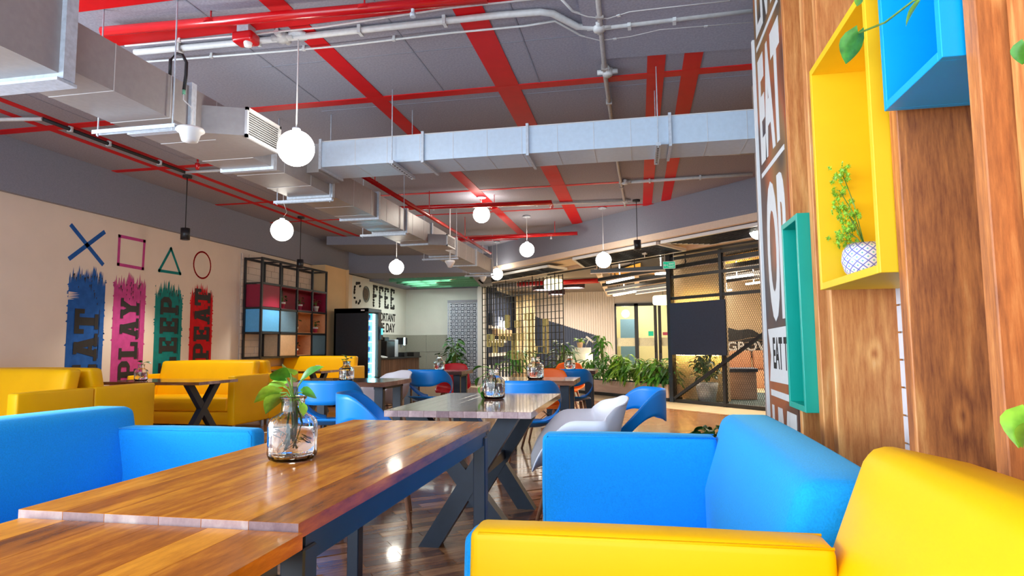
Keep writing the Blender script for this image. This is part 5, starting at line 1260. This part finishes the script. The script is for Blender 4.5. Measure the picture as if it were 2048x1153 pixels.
# glass door in the back wall
dr_ = struct(thing('door_1', '', 'door', (0, BY, 0)), 'black framed glass double door in the back wall', 'door')
X = lambda px: at_y(px, 690, BY).x
xs_ = [X(1231), X(1270), X(1309), X(1345)]
for (a, w_) in ((xs_[0], .05), (xs_[1], .13), (xs_[2], .10), (xs_[2]+.14, .10), (xs_[3], .08)): b = MB(); b.box(a, a+w_, BY-.06, BY+.06, 0, 2.44); b.build('stile', 'black', dr_)
b = MB(); b.box(xs_[0], xs_[3]+.08, BY-.06, BY+.06, 2.36, 2.45); b.build('head', 'black', dr_)
for a, c in ((xs_[0]+.05, xs_[1]), (xs_[1]+.13, xs_[2]), (xs_[2]+.24, xs_[3])):
    b = MB(); b.box(a, c, BY-.005, BY+.005, 0, 2.36); p_1 = b.build('pane', 'pane', dr_)
    b = MB(); b.box(a, c, BY-.012, BY-.006, 1.0, 1.28); b.build('frosted_band', plain('frosted_band', (.72, .68, .48), .7) if 'fb' not in globals() else fb, p_1)
for a in (xs_[2]+.02, xs_[2]+.20): b = MB(); b.tube([(a, BY-.07, .78), (a, BY-.14, .80), (a, BY-.14, 1.16), (a, BY-.07, 1.18)], .015, 6); b.build('pull_handle', 'black', dr_)
b = MB(); b.box(xs_[1]+.45, xs_[1]+.62, BY-.016, BY-.008, 1.34, 1.50); b.build('green_notice', 'exitg', dr_)
b = MB(); b.box(xs_[2]+.28, xs_[2]+.44, BY-.016, BY-.008, 1.36, 1.46); b.build('red_notice', 'pinkpot', dr_)
b = MB(); b.box(-1.6, 2.6, BY+3, BY+3.1, 0, 3.1); b.box(-1.6, -1.5, BY+.2, BY+3, 0, 3.1); b.box(2.5, 2.6, BY+.2, BY+3, 0, 3.1)
struct(b.build('wall_back', 'amber'), 'pale amber corridor wall behind the glass door', 'wall')
b = MB(); b.box(-.65, -.1, BY+2.2, BY+2.25, 0, 2.0); tag(b.build('corridor_screen', 'slate'), 'blue-grey glass panel seen through the left door pane', 'panel')
area('corridor_downlight', (.2, BY+1.6, 3.0), (0, 0, 0), 1.0, 1.0, 45, (1, .92, .74))
p = at_y(1251, 628, BY+1.2); b = MB(); b.lathe([(.14*math.sin(a*PI/12), -.14*math.cos(a*PI/12)) for a in range(13)], p, 20); tag(b.build('globe_lamp', 'globe'), 'small globe lamp seen through the left pane of the glass door', 'lamp')

# reception desk and plinths
def on(px, py, z): return at_z(px, py, z)
def plinth(px0, px1, ytop, y, lb, mat='white', depth=.4, nm='plinth', z0=0):
    a = at_y(px0, ytop, y); c = at_y(px1, ytop, y); b = MB(); b.rbox(a.x, c.x, y, y+depth, z0, a.z, .01, 1); return tag(b.build(nm, mat), lb, 'plinth')
plinth(1149, 1180, 696, 16.5, 'white plinth with a small plant on top by the navy wall')
plinth(1171, 1184, 708, 16.2, 'lit white block in front of the tall plinth', 'lampy', .2)
plinth(1114, 1150, 712, 16.8, 'low white reception desk behind the orange chair', nm='reception_desk')
b = MB(); p = at_y(1120, 709, 16.9); c = at_y(1150, 706, 16.9); b.box(p.x, c.x, 16.85, 17.15, p.z, p.z+.06); tag(b.build('wooden_tray', 'tan'), 'wooden strip on the low white desk', 'tray')
p = at_y(1160, 697, 16.7); leafy('small light green plant in a glass pot on the white plinth', (p.x, p.y, p.z), .10, .13, 16, 'leaf2', .10, .07, 'tan', 31, pr=.08, ph=.15)
p = at_y(1171, 697, 16.75); b = MB(); b.tube([p, p+Vector((.03, 0, .12)), p+Vector((.10, 0, .24))], .015, 8); b.bar(p+Vector((.02, 0, .30)), p+Vector((.20, 0, .16)), .05, .05); tag(b.build('desk_lamp', 'white'), 'white angled desk lamp on the plinth', 'lamp')

# ---------------------------------------------------------------- black grid partition on the slanted line
def dthing(name, lb, cat, u=0, t=0, z=0, group=None): q = dg(u, t); return thing(name, lb, cat, (q[0], q[1], z), PA, group)
gp = dthing('grid_partition', 'tall black metal grid partition with pale wooden squares', 'partition', -3.3, 0)
# local x runs along the line, 0 at the right-hand post
v0_ = None; Wd = 3.75
for k in range(25):
    x = -Wd*k/24; tall = k in (0, 2, 8, 16)
    b = MB(); b.box(x-.009, x+.009, -.009, .009, 0, 2.72+(.22 if tall and k else 0)); o = b.build('upright_bar', 'black', None); o.parent = gp
for k in range(17):
    z = .05+k*.165
    b = MB(); b.box(-Wd, 0, -.012, -.002, z-.007, z+.007); o = b.build('cross_bar', 'black', None); o.parent = gp
sp_ = Wd/24
def sq(i0, i1, j0, j1, slab=False):
    x0, x1 = -i1*sp_, -i0*sp_; z0, z1 = .05+j0*.165, .05+j1*.165; r_ = .008
    b = MB()
    b.box(x0-r_, x1+r_, -.035, .025, z0-r_, z0+r_); b.box(x0-r_, x1+r_, -.035, .025, z1-r_, z1+r_); b.box(x0-r_, x0+r_, -.035, .025, z0+r_, z1-r_); b.box(x1-r_, x1+r_, -.035, .025, z0+r_, z1-r_)
    if slab: b.box(x0, x1, -.02, .0, z0, z1)
    o = b.build('wooden_square', 'woody', None); o.parent = gp
for j in range(5, 11): sq(8, 9, j, j+1)
sq(8, 10, 10, 11); sq(9, 11, 4, 5); sq(9, 11, 7, 8); sq(8, 9, 4, 5)
for j in range(5, 9): sq(4, 5, j, j+1)
sq(4, 5, 9, 10, True); sq(5, 7, 5, 6)
for (i, j) in ((12, 4), (13, 4), (12, 7), (13, 6), (14, 7), (16, 7), (17, 6), (19, 5), (15, 9), (20, 7), (21, 6), (12, 9)): sq(i, i+1, j, j+2 if i % 2 else j+1, i in (15, 20))
leafy('leafy plant behind the left part of the grid partition', (*dg(-6.2, .65), 0), .65, .45, 70, 'leaf', .28, .07, 'tan', 41, pr=.22, ph=.30)
leafy('dark palm plant behind the grid partition, below the wooden squares', (*dg(-4.2, .65), 0), .8, .4, 60, 'leafd', .30, .07, 'black', 42, pr=.2, ph=.35)

# ---------------------------------------------------------------- planter with hanging greenery
pt = dthing('long_planter', 'long low planter box clad in pinkish wood on a black plinth', 'planter', -2.75, 0)
b = MB(); b.box(0, 2.65, .0, .38, .07, .32); o = b.build('box', 'plant_wood', None); o.parent = pt
b = MB(); b.box(-.02, 2.67, -.015, .36, 0, .07); o = b.build('plinth', 'black', None); o.parent = pt
b = MB(); b.box(.02, 2.63, .03, .35, .32, .325); o = b.build('soil', 'carpet', None); o.parent = pt
specs = [(.20, .42, .9, 'leaf', 'narrow-leaved plant at the left end of the planter'), (.62, .95, 1.0, 'leaf', 'tallest upright plant in the planter'), (.95, .50, 1.0, 'leaf', 'dark broad-leaved plant left of the planter middle'), (1.25, .55, 1.0, 'leaf2', 'bright yellow-green plant in the middle of the planter'), (1.60, .45, 1.2, 'leaf', 'drooping bright plant right of the planter middle'), (1.95, .42, 1.0, 'leaf2', 'dark leafy plant in the right half of the planter'), (2.25, .48, 1.2, 'leaf', 'arching long-leaved plant near the right end of the planter'), (2.52, .35, .9, 'leafd', 'low dark plant at the right end of the planter')]
for k, (u, h_, s, m_, lb) in enumerate(specs):
    q = dg(-2.75+u, .16); leafy(lb, (q[0], q[1], .325), h_, .24*s if h_ < .9 else .18, 60 if h_ > .9 else 80, m_, .21 if h_ < .9 else .14, .06, None, 50+k, name='planter_plant', droop=.9, group='plants in the long planter')

# ---------------------------------------------------------------- black mesh frame
mf = dthing('mesh_frame', 'large black steel frame filled with diamond expanded mesh', 'partition', 0, 0)
def mbar(a, c, w_=.05, nm='frame_bar', mat='black'):
    b = MB(); b.bar(a, c, w_, w_); o = b.build(nm, mat, None); o.parent = mf; return o
ZT_ = 2.74; U2 = 1.22; U3 = 3.6
mbar((.03, 0, 0), (.03, 0, ZT_+.02), .10, 'post'); mbar((U2, 0, 0), (U2, 0, ZT_-.02), .06, 'post'); mbar((U3, 0, 0), (U3, 0, ZT_), .08, 'post')
for z in (.04, 2.33, 1.93, ZT_-.06): mbar((.05, 0, z), (U3, 0, z), .055, 'rail')
mbar((.10, -.03, .08), (2.35, -.03, 1.42), .05, 'diagonal_brace')
mbar((-3.9, 0, ZT_+.02), (U3, 0, ZT_+.02), .03, 'top_rail')
b = MB(); s_ = .036; hgt = .075
def mesh_zone(u0, u1, z0, z1):
    W_ = u1-u0; Hh = z1-z0; k = s_/hgt
    n = int((W_+Hh*k)/s_)+1
    for i in range(n):
        for sgn in (1, -1):
            # line u = c + sgn*k*(z-z0)
            c0 = i*s_ if sgn < 0 else i*s_-Hh*k
            za_, zb2 = 0, Hh
            def uu_(z): return c0+k*z if sgn > 0 else c0-k*z
            pts = []
            a0, a1 = uu_(0), uu_(Hh)
            lo, hi = 0, Hh
            if sgn > 0:
                if a0 < 0: lo = -c0/k
                if a1 > W_: hi = (W_-c0)/k
            else:
                if a0 > W_: lo = (c0-W_)/k
                if a1 < 0: hi = c0/k
            if hi-lo > .02: b.bar((u0+uu_(lo), 0, z0+lo), (u0+uu_(hi), 0, z0+hi), .0036, .005, up=(0, 1, 0))
mesh_zone(.08, U2-.03, .07, ZT_-.09); mesh_zone(U2+.03, U3-.04, .07, ZT_-.09)
o = b.build('expanded_mesh', 'black', None, kind='stuff'); o.parent = mf
t = dthing('navy_board', 'dark navy square board fixed on the mesh frame', 'board', .02, -.03); b = MB(); b.box(.04, 1.30, -.03, .0, .88, 1.84); o = b.build('board', 'navyp', None); o.parent = t
b = MB(); b.box(-.40, .68, .50, .53, 1.84, 1.87); b.box(-.40, .68, .50, .53, .86, .89); o = b.build('glow_strip', 'ledy', None); o.parent = t
t = dthing('cream_column', 'warm cream column behind the navy board and mesh', 'column', -.44, .60); b = MB(); b.box(0, 1.14, 0, .18, .021, 2.84); o = b.build('column_body', 'cream', None); o.parent = t
b = MB(); b.prism([dg(.0, .02), dg(4.2, .02), dg(4.2, 3.0), dg(-1.0, 3.0)], .004, .02); tag(b.build('dark_carpet', 'carpet'), 'dark carpet inside the mesh enclosure', 'carpet')
q = dg(.60, .26); leafy('tall green plant in a white fluted pot behind the mesh', (q[0], q[1], .021), .62, .30, 120, 'leafd', .10, .07, 'white', 71, pr=.20, ph=.36)
# things behind the right-hand mesh
b = MB(); b.box(1.15, 6.4, 18.0, 18.15, 0, 3.2); fw_ = struct(b.build('wall_back', 'cream'), 'cream lounge wall behind the mesh', 'wall')
gr = thing('slogan_board', 'black board with contour lines and pale slogan letters behind the mesh', 'sign', (3.0, 17.9, 1.0))
a = at_y(1448, 716, 17.9); c = at_y(1560, 661, 17.9); prof = [(a.x, a.z+.0), (c.x+1, a.z), (c.x+1, c.z-.05)]; x = c.x+1; kk = 0
while x > a.x: x -= .12; prof.append((x, c.z-.05-.0+.12*math.sin(x*3.1)+.05*math.sin(x*9)))
b = MB(); vs = prof; n = len(vs); lo_ = [b.bm.verts.new((p_2[0], 17.92, p_2[1])) for p_2 in vs]; hi_ = [b.bm.verts.new((p_2[0], 17.98, p_2[1])) for p_2 in vs]
b.bm.faces.new(lo_); b.bm.faces.new(hi_[::-1])
for i in range(n): b.bm.faces.new((lo_[i], lo_[(i+1) % n], hi_[(i+1) % n], hi_[i]))
b.build('board', 'black', gr)
b = MB()
for j in range(9):
    z = a.z+.06+j*.07; pts = [(a.x+.08+i*.07, 17.915, z+.05*math.sin(i*.35+j*.7)) for i in range(30)]
    if z < c.z-.18: b.tube(pts, .005, 4)
b.build('contour_lines', 'tan', gr)
p = at_y(1454, 702, 17.9); text_part('GROW YOUR', 'wl', gr, Matrix(((1, 0, 0, p.x), (0, 0, -1, 17.90), (0, 1, 0, p.z), (0, 0, 0, 1))), .34, 1.05, bold=.008)
p = at_y(1466, 745, 16.2); so = thing('lounge_bench', 'tan cushioned bench behind the mesh under the slogan board', 'sofa', (p.x, 16.2, 0))
b = MB(); b.rbox(p.x-.2, p.x+2.4, 16.2, 16.9, 0, .42, .03, 2); b.build('seat', 'sofatan', so, smooth='auto')
for k in range(4): b = MB(); b.rbox(p.x+.0+k*.56, p.x+.52+k*.56, 16.7, 16.9, .43, .90, .06, 3); b.build('back_cushion', 'sofatan', so, smooth=True)
a = at_z(1453, 800, .02); c = at_z(1514, 800, .02)
t = thing('lounge_counter', 'pinkish low cabinet with a dark top inside the mesh enclosure', 'cabinet', (a.x, a.y, 0)); b = MB(); b.rbox(a.x, c.x, a.y, a.y+.45, .021, .54, .01, 1); b.build('cabinet_body', 'plant_wood', t)
b = MB(); b.rbox(a.x-.03, c.x+.03, a.y-.03, a.y+.48, .541, .61, .01, 1); b.build('cabinet_top', 'navyp', t)
# exit sign
q = dg(-.25, -.30); a = at_y(1326, 531, 12.0)
t = thing('exit_sign', 'small green exit sign hanging in front of the black frame', 'sign', (a.x, 12.0, a.z)); ex = t
sw, shh = .22, .135
b = MB(); b.box(a.x, a.x+sw, 11.99, 12.01, a.z-shh/2, a.z+shh/2); b.build('panel', 'exitg', t)
b = MB()
for z in (a.z-shh/2, a.z+shh/2-.008): b.box(a.x, a.x+sw, 11.985, 11.99, z, z+.008)
for x in (a.x, a.x+sw-.008): b.box(x, x+.008, 11.985, 11.99, a.z-shh/2, a.z+shh/2)
b.build('border', 'white', t)
MX = lambda x, z: Matrix(((1, 0, 0, x), (0, 0, -1, 11.985), (0, 1, 0, z), (0, 0, 0, 1)))
text_part('EXIT', 'white', t, MX(a.x+.11, a.z+.005), .048, .9, bold=.001); text_part('EXIT', 'white', t, MX(a.x+.11, a.z-.045), .048, .9, bold=.001)
b = MB(); b.box(a.x+.025, a.x+.075, 11.984, 11.99, a.z-.006, a.z+.006)
b.face([(a.x+.012, 11.984, a.z), (a.x+.04, 11.984, a.z-.03), (a.x+.04, 11.984, a.z+.03)]); b.build('arrow', 'white', t)
b = MB(); b.tube([(a.x+.095, 11.985, a.z-.04), (a.x+.085, 11.985, a.z), (a.x+.095, 11.985, a.z+.03)], .006, 5); b.tube([(a.x+.09, 11.985, a.z+.045), (a.x+.09, 11.985, a.z+.0455)], .01, 6); b.build('running_figure', 'white', t)
for x in (a.x+.03, a.x+sw-.03): b = MB(); b.tube([(x, 12, a.z+shh/2), (x, 12, 2.86)], .003, 5); b.build('wire', 'galv', t)
# plant half hidden behind the right sofa
leafy('dark green plant on the floor just behind the right blue sofa', (.60, 6.0, 0), .16, .12, 30, 'leafd', .12, .08, 'black', 81, pr=.10, ph=.2)
